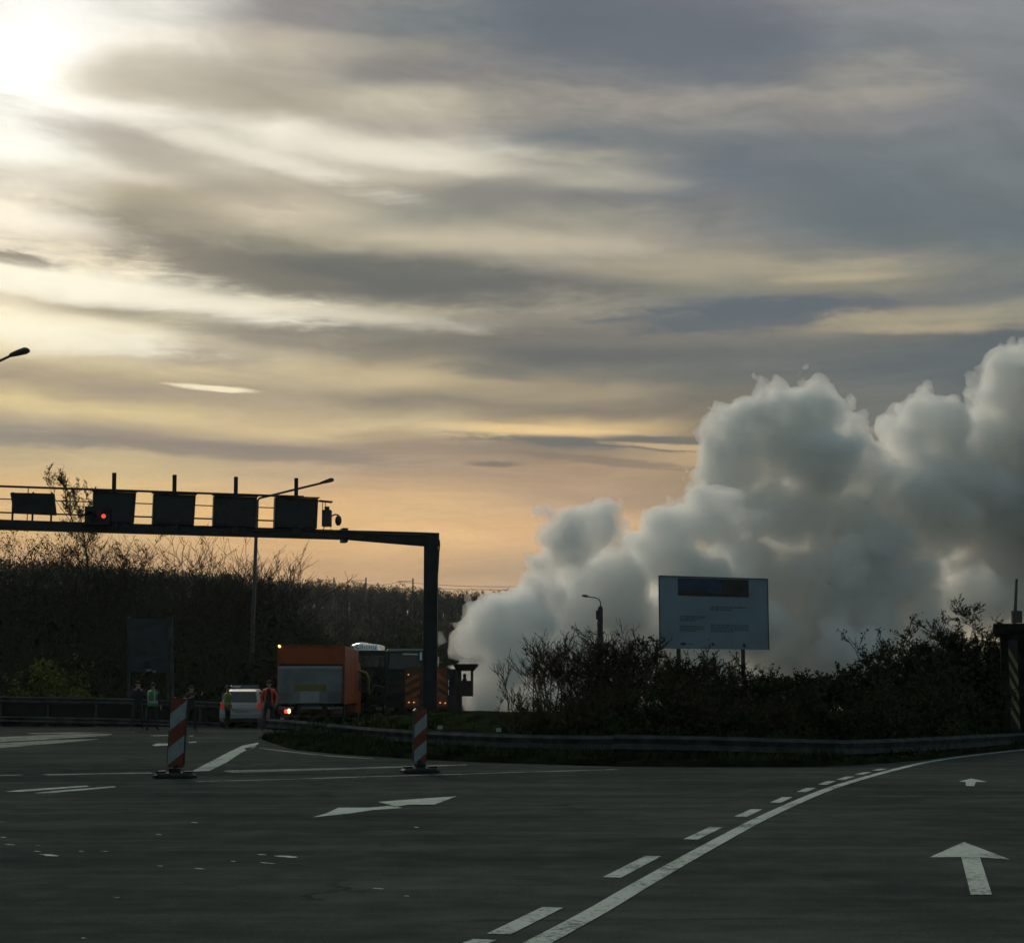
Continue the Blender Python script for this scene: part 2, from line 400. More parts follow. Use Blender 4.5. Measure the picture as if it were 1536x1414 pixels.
# ------------------------------------------------------------------ mesh builder
class MB:
    def __init__(self):
        self.v, self.f, self.mi = [], [], []
    def add(self, vs, fs, mi=0):
        o = len(self.v)
        self.v += [tuple(v) for v in vs]
        self.f += [tuple(i + o for i in f) for f in fs]
        self.mi += [mi] * len(fs)
        return self
    def box(self, c, s, rz=0.0, mi=0, rx=0.0, ry=0.0):
        hx, hy, hz = s[0] / 2, s[1] / 2, s[2] / 2
        m = Matrix.Translation(c) @ Matrix.Rotation(rz, 4, 'Z') @ Matrix.Rotation(ry, 4, 'Y') @ Matrix.Rotation(rx, 4, 'X')
        vs = [m @ Vector((x, y, z)) for x in (-hx, hx) for y in (-hy, hy) for z in (-hz, hz)]
        return self.add(vs, [(0, 1, 3, 2), (4, 6, 7, 5), (0, 4, 5, 1), (2, 3, 7, 6), (0, 2, 6, 4), (1, 5, 7, 3)], mi)
    def bar(self, a, b, w, h=None, mi=0):
        """rectangular bar from a to b, w wide (horizontal), h tall"""
        h = h or w
        a, b = Vector(a), Vector(b)
        d = (b - a).normalized()
        up = Vector((0, 0, 1)) if abs(d.z) < 0.9 else Vector((0, 1, 0))
        sx = d.cross(up).normalized(); uz = sx.cross(d).normalized()
        vs = [p + sx * (w / 2 * i) + uz * (h / 2 * j) for p in (a, b) for i, j in ((-1, -1), (1, -1), (1, 1), (-1, 1))]
        return self.add(vs, [(3, 2, 1, 0), (4, 5, 6, 7), (0, 1, 5, 4), (1, 2, 6, 5), (2, 3, 7, 6), (3, 0, 4, 7)], mi)
    def tube(self, pts, rs, n=8, mi=0, caps=True):
        pts = [Vector(p) for p in pts]
        if not hasattr(rs, '__len__'): rs = [rs] * len(pts)
        o = []
        for k, p in enumerate(pts):
            d = (pts[min(k + 1, len(pts) - 1)] - pts[max(k - 1, 0)]).normalized()
            a = Vector((0, 0, 1)) if abs(d.z) < 0.95 else Vector((1, 0, 0))
            sx = d.cross(a).normalized(); sy = sx.cross(d)
            for i in range(n):
                t = 2 * math.pi * i / n
                o.append(p + sx * (math.cos(t) * rs[k]) + sy * (math.sin(t) * rs[k]))
        fs = []
        for k in range(len(pts) - 1):
            for i in range(n):
                j = (i + 1) % n
                fs.append((k * n + i, k * n + j, (k + 1) * n + j, (k + 1) * n + i))
        if caps:
            fs.append(tuple(range(n - 1, -1, -1)))
            fs.append(tuple((len(pts) - 1) * n + i for i in range(n)))
        return self.add(o, fs, mi)
    def loft(self, rings, mi=0, cap=True):
        n = len(rings[0]); vs = [p for r in rings for p in r]; fs = []
        for k in range(len(rings) - 1):
            for i in range(n):
                j = (i + 1) % n
                fs.append((k * n + i, k * n + j, (k + 1) * n + j, (k + 1) * n + i))
        if cap:
            fs.append(tuple(range(n - 1, -1, -1)))
            fs.append(tuple((len(rings) - 1) * n + i for i in range(n)))
        return self.add(vs, fs, mi)
    def ell(self, c, r, mi=0, nu=12, nv=8):
        rings = []
        for k in range(1, nv):
            a = math.pi * k / nv - math.pi / 2
            rings.append([(c[0] + r[0] * math.cos(a) * math.cos(2 * math.pi * i / nu), c[1] + r[1] * math.cos(a) * math.sin(2 * math.pi * i / nu), c[2] + r[2] * math.sin(a)) for i in range(nu)])
        return self.loft(rings, mi)
    def poly(self, pts, mi=0):
        return self.add(pts, [tuple(range(len(pts)))], mi)
    def prism(self, pts, d, mi=0):
        """closed outline extruded by vector d"""
        n = len(pts); d = Vector(d)
        vs = [Vector(p) for p in pts] + [Vector(p) + d for p in pts]
        fs = [tuple(range(n - 1, -1, -1)), tuple(range(n, 2 * n))] + [(i, (i + 1) % n, n + (i + 1) % n, n + i) for i in range(n)]
        return self.add(vs, fs, mi)
    def build(self, name, mats, parent=None, smooth=False, bevel=0.0):
        me = bpy.data.meshes.new(name)
        me.from_pydata(self.v, [], self.f)
        if not isinstance(mats, (list, tuple)): mats = [mats]
        for m in mats: me.materials.append(m)
        if len(mats) > 1: me.polygons.foreach_set('material_index', self.mi)
        if smooth: me.polygons.foreach_set('use_smooth', [True] * len(me.polygons))
        me.update()
        o = bpy.data.objects.new(name, me)
        col.objects.link(o)
        if parent: o.parent = parent
        if bevel:
            b = o.modifiers.new('bevel', 'BEVEL'); b.width = bevel; b.segments = 2; b.limit_method = 'ANGLE'
        return o
def tag(o, label=None, cat=None, group=None, kind=None):
    if label: o['label'] = label
    if cat: o['category'] = cat
    if group: o['group'] = group
    if kind: o['kind'] = kind
    return o
def empty(name, loc, rz=0.0, label=None, cat=None, group=None):
    o = bpy.data.objects.new(name, None)
    o.empty_display_size = 0.3
    col.objects.link(o)
    o.location = loc; o.rotation_euler = (0, 0, rz)
    return tag(o, label, cat, group)
def recalc(o):
    bm = bmesh.new(); bm.from_mesh(o.data); bmesh.ops.recalc_face_normals(bm, faces=bm.faces); bm.to_mesh(o.data); bm.free()
    return o
def copy_tree(o, parent=None):
    c = o.copy(); col.objects.link(c); c.parent = parent
    for ch in list(o.children): copy_tree(ch, c)
    return c
def interp(tab, x):
    if x <= tab[0][0]: return tab[0][1]
    for (a, b), (c, d) in zip(tab, tab[1:]):
        if x <= c: return b + (d - b) * (x - a) / (c - a)
    return tab[-1][1]
def sstep(x, a, b):
    t = max(0.0, min(1.0, (x - a) / (b - a))); return t * t * (3 - 2 * t)

# ------------------------------------------------------------------ ground, road, verge, hill
g = MB(); g.poly([(-380, -60, -0.06), (380, -60, -0.06), (380, 620, -0.06), (-380, 620, -0.06)])
tag(g.build('ground', M['soil']), kind='structure')

g = MB()
xs = [-60 + i * 2.5 for i in range(57)]; ys = [-14 + i * 2.5 for i in range(40)]
g.add([(x, y, 0.0) for y in ys for x in xs],
      [(j * 57 + i, j * 57 + i + 1, (j + 1) * 57 + i + 1, (j + 1) * 57 + i) for j in range(39) for i in range(56)])
tag(g.build('road', M['asphalt']), kind='structure')

# grass verge between the two roadways: front edge read off the picture, gentle bank behind the rail
edge_px = [(388, 1106), (405, 1113), (440, 1124), (500, 1130), (560, 1134), (619, 1138), (700, 1142), (760, 1144), (850, 1147), (923, 1149), (1040, 1150),
           (1140, 1150), (1200, 1150), (1269, 1148), (1346, 1143), (1398, 1138), (1450, 1131), (1500, 1126), (1536, 1122)]
edge = [G(x, y) for x, y in edge_px]
edge += [Vector((16.0, 42.5, 0)), Vector((22, 50, 0)), Vector((34, 60, 0))]
def edge_y(x):
    return interp([(p.x, p.y) for p in edge], x)
bank_prof = [(0.0, 0.0), (0.02, 0.10), (0.5, 0.13), (2.2, 0.20), (4.0, 0.42), (6.5, 0.78), (10, 0.85), (15, 0.7), (20, 0.25), (24, 0.02)]
def bank_h(x, y):
    d = y - edge_y(x)
    return interp(bank_prof, d) if d > 0 else 0.0
x_tip = edge[0].x
rows = []
vx = [x_tip + (34 - x_tip) * (i / 110) for i in range(111)]
g = MB(); vs = []
for d, h in bank_prof:
    for x in vx:
        lead = sstep(x, x_tip - 0.2, x_tip + 3.5)       # the island starts as a point and widens
        grow_ = 0.35 + 0.65 * sstep(x, -6.5, -1.5)
        dd = d * (0.06 + 0.94 * lead)
        hh = h * lead * (grow_ if h > 0.2 else 1) if h > 0.13 else h * (0.25 + 0.75 * lead)
        y = edge_y(x) + dd
        jit = 0.06 * (mnoise.noise(Vector((x * 0.8, y * 0.8, 0)))) * (1 if d > 0.4 else 0)
        if 0 <= d < 0.1: y += 0.10 * mnoise.noise(Vector((x * 1.3, 3, 0)))
        vs.append((x, y, hh + jit if d > 0 else -0.03))
n = len(vx)
g.add(vs, [(j * n + i, j * n + i + 1, (j + 1) * n + i + 1, (j + 1) * n + i) for j in range(len(bank_prof) - 1) for i in range(n - 1)])
tag(g.build('verge', M['soil'], smooth=True), kind='structure')

# left roadside bank and the far ridge
def hill_h(x, y):
    a = 7.0 * sstep(y, 92, 128) * (1 - sstep(x, -16, -7)) * (1 - sstep(y, 150, 260))            # near bank on the left
    a += 15.3 * sstep(y, 150, 325) * (1 - sstep(x, 30, 80))
    a += 6.0 * sstep(y, 350, 460) * (1 - sstep(x, 40, 140))
    a += max(0.0, -13 - x) * 0.075 * sstep(y, 200, 420)
    a += 0.6 * mnoise.noise(Vector((x * 0.05, y * 0.05, 1))) * sstep(y, 92, 120)
    return a - 0.04
g = MB()
hx = [-372 + i * 6.0 for i in range(125)]
hy = [80, 86, 92, 96, 100, 104, 108, 112, 118, 124, 130, 140, 155, 170, 190, 210, 235, 260, 290, 325, 350, 370, 390, 410, 430, 455, 480, 520, 600]
n = len(hx)
g.add([(x, y, hill_h(x, y)) for y in hy for x in hx], [(j * n + i, j * n + i + 1, (j + 1) * n + i + 1, (j + 1) * n + i) for j in range(len(hy) - 1) for i in range(n - 1)])
tag(g.build('hill', M['far_hill'], smooth=True), kind='structure')

# ------------------------------------------------------------------ road markings (each painted figure one sheet, 4 mm above the asphalt)
def sheet(name, polys, m, z=0.004):
    g = MB()
    for pl in polys: g.poly([G(x, y, z) for x, y in pl])
    o = g.build(name, m)
    bm = bmesh.new(); bm.from_mesh(o.data)
    for f in bm.faces:
        f.normal_update()
        if f.normal.z < 0: f.normal_flip()
    bm.to_mesh(o.data); bm.free()
    return tag(o, kind='structure')
def ribbon(pts, w, z=0.004):
    """ground strip of constant width along photo points"""
    P3 = [G(x, y, z) for x, y in pts]
    # resample smoothly
    out = []
    for k in range(len(P3) - 1):
        p0 = P3[max(k - 1, 0)]; p1 = P3[k]; p2 = P3[k + 1]; p3 = P3[min(k + 2, len(P3) - 1)]
        for i in range(6):
            t = i / 6
            out.append(0.5 * ((2 * p1) + (p2 - p0) * t + (2 * p0 - 5 * p1 + 4 * p2 - p3) * t * t + (3 * p1 - p0 - 3 * p2 + p3) * t ** 3))
    out.append(P3[-1])
    L, Rr = [], []
    for k, p in enumerate(out):
        d = (out[min(k + 1, len(out) - 1)] - out[max(k - 1, 0)]).normalized()
        s = Vector((d.y, -d.x, 0)) * (w / 2)
        L.append(p - s); Rr.append(p + s)
    return L, Rr
def strip(name, pts, w, m, z=0.004):
    L, Rr = ribbon(pts, w, z)
    g = MB(); n = len(L)
    g.add(L + Rr, [(i, n + i, n + i + 1, i + 1) for i in range(n - 1)])
    return tag(g.build(name, m), kind='structure')
solid = [(640, 1500), (740, 1448), (814, 1409), (897, 1364), (970, 1321), (1070, 1265), (1154, 1221), (1237, 1185), (1293, 1167), (1349, 1152), (1388, 1143), (1432, 1136), (1488, 1129), (1536, 1124)]
strip('solid_line', solid, 0.135, M['paint'])
dashes = [((640, 1442), (727, 1408)), ((748, 1400), (829, 1360)), ((918, 1315), (980, 1283)), ((1036, 1258), (1074, 1240)), ((1111, 1224), (1135, 1213)),
          ((1163, 1203), (1181, 1195)), ((1202, 1187), (1217, 1181)), ((1234, 1176), (1247, 1171)), ((1260, 1169), (1276, 1164)), ((1288, 1161), (1302, 1157.5)), ((1313, 1155), (1325, 1152.5))]
g = MB()
for a, b in dashes:
    L, Rr = ribbon([a, b], 0.125); n = len(L)
    g.add(L + Rr, [(i, n + i, n + i + 1, i + 1) for i in range(n - 1)])
tag(g.build('dashed_line', M['paint']), kind='structure')
sheet('straight_arrow', [[(1446, 1262), (1394, 1285), (1441, 1284.5), (1470, 1285), (1514, 1288)], [(1442, 1285), (1456, 1341), (1488, 1341), (1470, 1285.3)]], M['paint'])
sheet('straight_arrow', [[(1457, 1167), (1438, 1171.5), (1448, 1172), (1463, 1172), (1481, 1172)], [(1448, 1172.3), (1449, 1178), (1461, 1178.5), (1464, 1172.3)]], M['paint'])
sheet('turn_arrow', [[(469, 1225), (490, 1219), (508, 1210.5), (553, 1210.5), (588, 1207.5), (604, 1211), (560, 1214), (520, 1220)],
                     [(588, 1207), (567, 1202), (613, 1198.5), (685, 1193.5), (652, 1206), (613, 1206), (590, 1210)]], M['paint'])
sheet('lane_line', [[(8, 1186.5), (30, 1184), (130, 1177.5), (134, 1179), (30, 1187)], [(49, 1189), (75, 1186), (171, 1178.5), (174, 1180), (75, 1189)]], M['paint'])
strip('edge_line', [(-60, 1162), (32, 1162)], 0.35, M['worn'])
strip('edge_line', [(68, 1161.5), (140, 1160), (228, 1158.5)], 0.42, M['worn'])
sheet('edge_line', [[(334, 1156), (345, 1154.5), (500, 1151.5), (620, 1148), (700, 1146), (700, 1147.2), (620, 1150), (500, 1154), (350, 1158.5)]], M['worn'])
strip('edge_line', [(294, 1171.5), (420, 1168.5), (560, 1164), (680, 1160.8), (800, 1157), (925, 1153.5)], 0.20, M['worn'])
sheet('diagonal_band', [[(287, 1156.5), (314, 1155.5), (340, 1143), (360, 1129.5), (387, 1115.7), (388, 1113), (364, 1117.5), (346, 1126), (319, 1140)]], M['paint'])
sheet('diagonal_band', [[(366, 1122), (385, 1117.8), (382, 1121), (370, 1124.5)]], M['worn'])
sheet('island_outline', [[(389, 1121), (440, 1127), (500, 1133), (560, 1137), (560, 1138), (500, 1134.2), (440, 1128.3), (389, 1122.2)]], M['worn'])
sheet('lane_line', [[(228, 1117), (236, 1114.5), (252, 1114.5), (252, 1117.5), (234, 1118.5)], [(283, 1112.5), (295, 1111.5), (294, 1113), (284, 1114)]], M['paint'])
sheet('crossing_bars', [[(-40, 1107), (60, 1102), (120, 1100), (170, 1100.3), (160, 1103), (60, 1109), (-40, 1115)],
                        [(-40, 1117), (40, 1111.5), (110, 1108.5), (150, 1108), (100, 1113), (30, 1119), (-40, 1124)],
                        [(40, 1099), (110, 1097.8), (165, 1098.6), (120, 1099.4), (50, 1100.4)],
                        [(225, 1102.5), (260, 1101.5), (262, 1102.8), (230, 1103.6)], [(283, 1103), (291, 1102.5), (290, 1103.9), (284, 1104.2)]], M['worn'])
def flecks():
    rnd = random.Random(4)
    polys = []
    spots = [(5, 1255, 8), (14, 1266, 15), (56, 1267, 6), (55, 1276, 9), (76, 1282, 24), (122, 1276, 7), (157, 1276, 8), (392, 1281, 12), (430, 1284, 26), (400, 1293.5, 18),
             (240, 1298, 6), (292, 1233, 8), (625, 1240, 7), (567, 1332, 13), (300, 1302, 12), (3, 1232, 8), (125, 1406, 5), (175, 1345, 7), (238, 1251, 6), (350, 1291, 7), (610, 1343, 8)]
    for x, y, w in spots:
        w *= 0.8; h = max(0.5, w * 0.06)
        n = 9
        polys.append([(x + w * 0.9 * math.cos(2 * math.pi * i / n) * rnd.uniform(0.6, 1.15), y + w * 0.05 * math.cos(2 * math.pi * i / n) + h * math.sin(2 * math.pi * i / n) * rnd.uniform(0.5, 1.2)) for i in range(n)])
    sheet('paint_remnants', polys, M['worn2'])
flecks()

# ------------------------------------------------------------------ grass on the verge
def grass():
    rnd = random.Random(8)
    g = MB()
    for k in range(26000):
        x = rnd.uniform(x_tip + 0.4, 17)
        d = abs(rnd.gauss(0, 1)) * 2.6 + 0.03
        lead = sstep(x, x_tip - 0.2, x_tip + 3.5)
        d *= (0.06 + 0.94 * lead)
        if d > 7: continue
        y = edge_y(x) + d
        z = (interp(bank_prof, d / (0.06 + 0.94 * lead)) * lead) - 0.03
        dens = mnoise.noise(Vector((x * 0.5, y * 0.7, 4)))
        if dens < -0.25 and rnd.random() < 0.7: continue
        h = rnd.uniform(0.05, 0.2) * (1 + 0.8 * dens)
        a = rnd.uniform(0, math.pi); w = 0.018
        lx, ly = rnd.uniform(-0.06, 0.06), rnd.uniform(-0.06, 0.06)
        g.add([(x - w * math.cos(a), y - w * math.sin(a), z), (x + w * math.cos(a), y + w * math.sin(a), z), (x + lx, y + ly, z + h)], [(0, 1, 2)])
    tag(g.build('grass', M['grass']), 'dark green grass on the verge below the guardrail', 'grass', kind='stuff')
grass()
# ------------------------------------------------------------------ vegetation
def grow(seed, h, spread, stems=1, levels=3, lean=0.25, leaf=0.0, leaf_n=2, r0=0.05, kids=5, droop=0.0, fork=0.3, twig=0.012, lean_x=0.0, kl=1.0):
    """recursive branching: returns (wood MB, foliage MB). Foliage = outer twigs + leaves."""
    rnd = random.Random(seed)
    wood, fol = MB(), MB()
    def branch(p, d, L, r, lv):
        n = 4 if lv == 0 else 3
        pts, rs = [p], [r]
        q = p.copy(); dd = d.copy()
        for k in range(n):
            dd = (dd + Vector((rnd.gauss(0, 0.13), rnd.gauss(0, 0.13), rnd.gauss(0.05 - droop, 0.07)))).normalized()
            q = q + dd * (L / n)
            pts.append(q.copy()); rs.append(max(twig * 0.55, r * (1 - 0.75 * (k + 1) / n)))
        tgt = wood if lv <= (1 if levels > 2 else 0) else fol
        tgt.tube(pts, rs, n=5 if lv == 0 else 3, mi=0, caps=False)
        if lv >= levels:
            if leaf > 0:
                for j in range(leaf_n):
                    t = rnd.random(); b = pts[0].lerp(pts[-1], t)
                    leafq(b, leaf * rnd.uniform(0.6, 1.3))
            return
        kk = kids if lv > 0 else kids + 2
        for j in range(kk):
            t = rnd.uniform(0.3 if lv == 0 else 0.15, 1.0)
            idx = min(int(t * n), n - 1); fr = t * n - idx
            b = pts[idx].lerp(pts[idx + 1], fr)
            az = rnd.uniform(0, 2 * math.pi)
            side = Vector((math.cos(az), math.sin(az), rnd.uniform(-0.1, 0.5)))
            nd = (dd * (1.0 - fork) + side * (fork + 0.35)).normalized()
            branch(b, nd, L * kl ** (1 if lv == 0 else 0.5) * rnd.uniform(0.38, 0.62), max(twig, rs[idx] * 0.55), lv + 1)
    def leafq(c, s):
        a = Vector((rnd.gauss(0, 1), rnd.gauss(0, 1), rnd.gauss(0, 1))).normalized()
        b = a.cross(Vector((rnd.gauss(0, 1), rnd.gauss(0, 1), rnd.gauss(0, 1)))).normalized()
        c = c + Vector((rnd.gauss(0, s * 0.7), rnd.gauss(0, s * 0.7), rnd.gauss(0, s * 0.7)))
        fol.add([c - a * s, c + b * s * 0.5, c + a * s, c - b * s * 0.5], [(0, 1, 2, 3)], 1)
    for s in range(stems):
        az = rnd.uniform(0, 2 * math.pi)
        rr = 0 if stems == 1 else rnd.uniform(0, spread * 0.5)
        p = Vector((math.cos(az) * rr, math.sin(az) * rr, -0.15))
        d = Vector((math.cos(az) * lean * rnd.uniform(0.3, 1.2) + lean_x, math.sin(az) * lean * rnd.uniform(0.3, 1.2), 1)).normalized()
        branch(p, d, h * rnd.uniform(0.55, 0.85) / (1.0 if stems > 1 else 0.9), r0 * rnd.uniform(0.7, 1.1), 0)
    return wood, fol, leafq, rnd
def bushy(seed, w, h, leaf, n_leaf, stems, woodr=0.03, levels=2, base=0.0, gaps=0.25, kids=5, tk=0.55):
    """dense shrub: twigs plus leaves spread in lumpy clumps"""
    wood, fol, leafq, rnd = grow(seed, h * 0.92, w, stems=stems, levels=levels, lean=0.45, leaf=leaf, leaf_n=2, r0=woodr, kids=kids)
    clumps = []
    for k in range(int(10 + w * h * 1.6)):
        a = rnd.uniform(0, 2 * math.pi); r = math.sqrt(rnd.random()) * w * 0.5
        top = h * (tk + (0.97 - tk) * rnd.random()) * (1 - 0.55 * (r / (w * 0.5)) ** 2)
        z = rnd.uniform(base, top)
        clumps.append((Vector((math.cos(a) * r, math.sin(a) * r, z)), rnd.uniform(0.16, 0.34) * min(w, h) * 0.62))
    for k in range(n_leaf):
        c, s = clumps[rnd.randrange(len(clumps))]
        q = Vector((rnd.gauss(0, 1), rnd.gauss(0, 1), rnd.gauss(0, 0.8))) * (s * 0.55)
        p = c + q
        if p.z < 0.02: p.z = abs(p.z)
        leafq(p, leaf * rnd.uniform(0.6, 1.3))
    return fit(wood, fol, h)
def fit(wood, fol, h):
    zs = sorted(v[2] for v in fol.v)
    k = h / zs[int(len(zs) * 0.997) - 1]
    for mb in (wood, fol):
        kk = (k + 1) / 2 if k > 1 else k ** 0.7
        mb.v = [(x * kk, y * kk, z * k) for x, y, z in mb.v]
    return wood, fol
def growf(H, *a, **k):
    w, f, l, r = grow(*a, **k)
    fit(w, f, H)
    return w, f, l, r
def plant(kind, label, px, D, wood, fol, wm, lm, names=('stems', 'foliage'), cat='shrub', group=None, z=None, rz=0.0, sc_=1.0):
    c = P(px, 1060, D)
    if z is None:
        z = bank_h(c.x, D) if D < 66 else max(0.0, hill_h(c.x, D))
    r = empty(kind, (c.x, D, z - 0.02), rz, label, cat, group)
    r.scale = (sc_,) * 3
    wood.build(names[0], wm, r)
    fol.build(names[1], [wm, lm], r)
    return r
def hgt(px_top, D, zb):
    """height that puts the top at photo row px_top"""
    return P(768, px_top, D).z - zb

# -- bare and budding shrubs on the verge, in front of the smoke (px x, px top, D, width m, kind, label)
GV = 'shrubs and small trees on the verge behind the guardrail'
def verge_plants():
    c = P(765, 1060, 47); zb = bank_h(c.x, 47)
    h = hgt(984, 47, zb)
    w, f, _, _ = growf(h, 11, h * 1.15, 0.1, stems=1, levels=2, lean=0.02, r0=0.035, kids=6, fork=0.12, twig=0.011)
    plant('sapling', 'thin bare sapling standing alone between the striped works truck and the shrubs', 765, 47, w, f, M['bark'], M['leaf_b'], ('trunk', 'crown'), 'tree', GV)
    w, f, _, _ = growf(h * 0.6, 12, h * 0.6, 0.5, stems=4, levels=2, lean=0.2, r0=0.014, kids=4, twig=0.009)
    plant('shrub', 'low wispy bare shrub at the foot of the lone sapling', 784, 47.5, w, f, M['bark'], M['leaf_b'], cat='shrub', group=GV)
    spec = [
     (818, 950, 44, 1.8, 'bare', 'bare shrub with upright forked stems, first of the thicket after the lone sapling', 21),
     (860, 938, 46, 2.4, 'bare', 'tall bare twiggy shrub just left of the concrete lamp post', 22),
     (912, 948, 48, 2.2, 'red', 'reddish twiggy shrub growing around the concrete lamp post', 23),
     (958, 948, 46, 2.4, 'bud', 'brown budding shrub between the lamp post and the billboard', 24),
     (1040, 975, 50, 2.0, 'bud', 'dark leafy shrub directly under the billboard by its left post', 25),
     (1078, 985, 51, 1.7, 'bud', 'small leafy shrub under the middle of the billboard', 26),
     (1135, 1000, 47, 2.6, 'bud', 'budding shrub just right of the billboard\'s right post', 27),
     (1215, 1000, 44, 2.9, 'bud', 'spiky green shrub in the low middle stretch of the thicket right of the billboard', 28),
     (1275, 997, 45, 3.0, 'leafy', 'green leafy shrub between the spiky shrub and the large tree-like bush', 29),
     (1340, 978, 46, 3.0, 'leafy', 'round leafy shrub at the left foot of the tallest tree', 30),
    ]
    for (x, yt, D, w, kd, lb, sd) in spec:
        c = P(x, 1060, D); zb = bank_h(c.x, D); h = hgt(yt, D, zb)
        if kd == 'bare':
            W_, F_, lq, rnd = growf(h, sd, h * 1.12, w * 0.7, stems=9, levels=3, lean=0.32, leaf=0.018, leaf_n=1, r0=0.030, kids=4, twig=0.009, fork=0.22)
            pm, lm = M['bark_red'], M['leaf_b']
        elif kd == 'red':
            W_, F_ = bushy(sd, w, h, 0.035, 2600, 13, levels=3, kids=4); pm, lm = M['bark_red'], M['leaf_b']
        elif kd == 'bud':
            W_, F_ = bushy(sd, w, h, 0.042, 4600, 13, levels=3, kids=4); pm, lm = M['bark'], M['leaf_b']
            if x > 1000: lm = M['leaf']
        else:
            W_, F_ = bushy(sd, w, h, 0.05, 8000, 13, levels=3, kids=4); pm, lm = M['bark'], M['leaf']
        plant('shrub', lb, x, D, W_, F_, pm, lm, cat='shrub', group=GV)
    # the tall one on the right
    D = 47; c = P(1432, 1060, D); zb = bank_h(c.x, D); h = hgt(900, D, zb)
    W_, F_, lq, rnd = growf(h, 47, h * 1.0, 1.0, stems=2, levels=4, lean=0.05, leaf=0.03, leaf_n=4, r0=0.06, kids=6, twig=0.009, fork=0.40)
    plant('tree', 'tallest small tree of the thicket with a thin rounded top against the smoke', 1430, D, W_, F_, M['bark'], M['leaf'], ('trunk', 'crown'), 'tree', GV)
    for (x, yt, D, w, lb, sd) in [(1390, 940, 46, 3.0, 'dense dark shrub packed against the left side of the tallest tree', 41),
                                  (1462, 948, 48.5, 2.6, 'dense dark shrub packed against the right side of the tallest tree', 42),
                                  (1492, 990, 58, 2.0, 'dark shrub half hidden behind the striped black portal', 43)]:
        c = P(x, 1060, D); zb = bank_h(c.x, D)
        W_, F_ = bushy(sd, w, hgt(yt, D, zb), 0.05, 8500, 13, levels=3, kids=4)
        plant('shrub', lb, x, D, W_, F_, M['bark'], M['leaf'], cat='shrub', group=GV)
    # front row of low brush, right behind the rail; hides the bank
    lows = [(820, 1030), (872, 1025), (925, 1020), (975, 1018), (1030, 1030), (1085, 1040), (1140, 1038), (1195, 1040), (1250, 1038), (1305, 1030), (1360, 1015), (1415, 1005)]
    where = ['at the thin left end of the thicket', 'below the tall bare shrub', 'at the foot of the concrete lamp post', 'between the lamp post and the billboard',
             'around the left billboard post', 'between the two billboard posts', 'around the right billboard post', 'just right of the billboard', 'in the lowest dip of the thicket',
             'before the rising right part of the thicket', 'under the left flank of the tallest tree', 'in front of the tallest tree', 'nearest the striped black portal']
    protos = []
    for k in range(4):
        protos.append(bushy(60 + k, 3.0, 2.0, 0.05, 5200, 16, levels=2, kids=5))
    roots = []
    for k, ((x, yt), wh) in enumerate(zip(lows, where)):
        D = 34.4 + (k * 7 % 5) * 0.35 + (1.5 if x < 900 else 0)
        c = P(x, 1060, D)
        if x > 1380: D = 42; c = P(x, 1060, D)
        if 1340 < x < 1380: D = 37.8; c = P(x, 1060, D)
        zb = bank_h(c.x, D); h = hgt(yt, D, zb); s = h / 1.95
        loc = (P(x, 1060, D).x, D, zb - 0.05)
        lab = 'low dark brush behind the guardrail, ' + wh
        if k < 4:
            r = empty('brush', loc, k * 1.3, lab, 'shrub', 'low brush along the guardrail')
            pm = [M['bark_red'], M['bark']][k % 2]; lm = [M['leaf_b'], M['leaf'], M['leaf_b'], M['leaf']][k]
            protos[k][0].build('stems', pm, r); protos[k][1].build('foliage', [pm, lm], r)
            roots.append(r)
        else:
            r = copy_tree(roots[k % 4 if k < 7 else (1 if k % 2 else 3)])
            r.location = loc; r.rotation_euler.z = k * 1.3; r['label'] = lab
        r.scale = (s * 1.05, s * 1.05, s)
verge_plants()

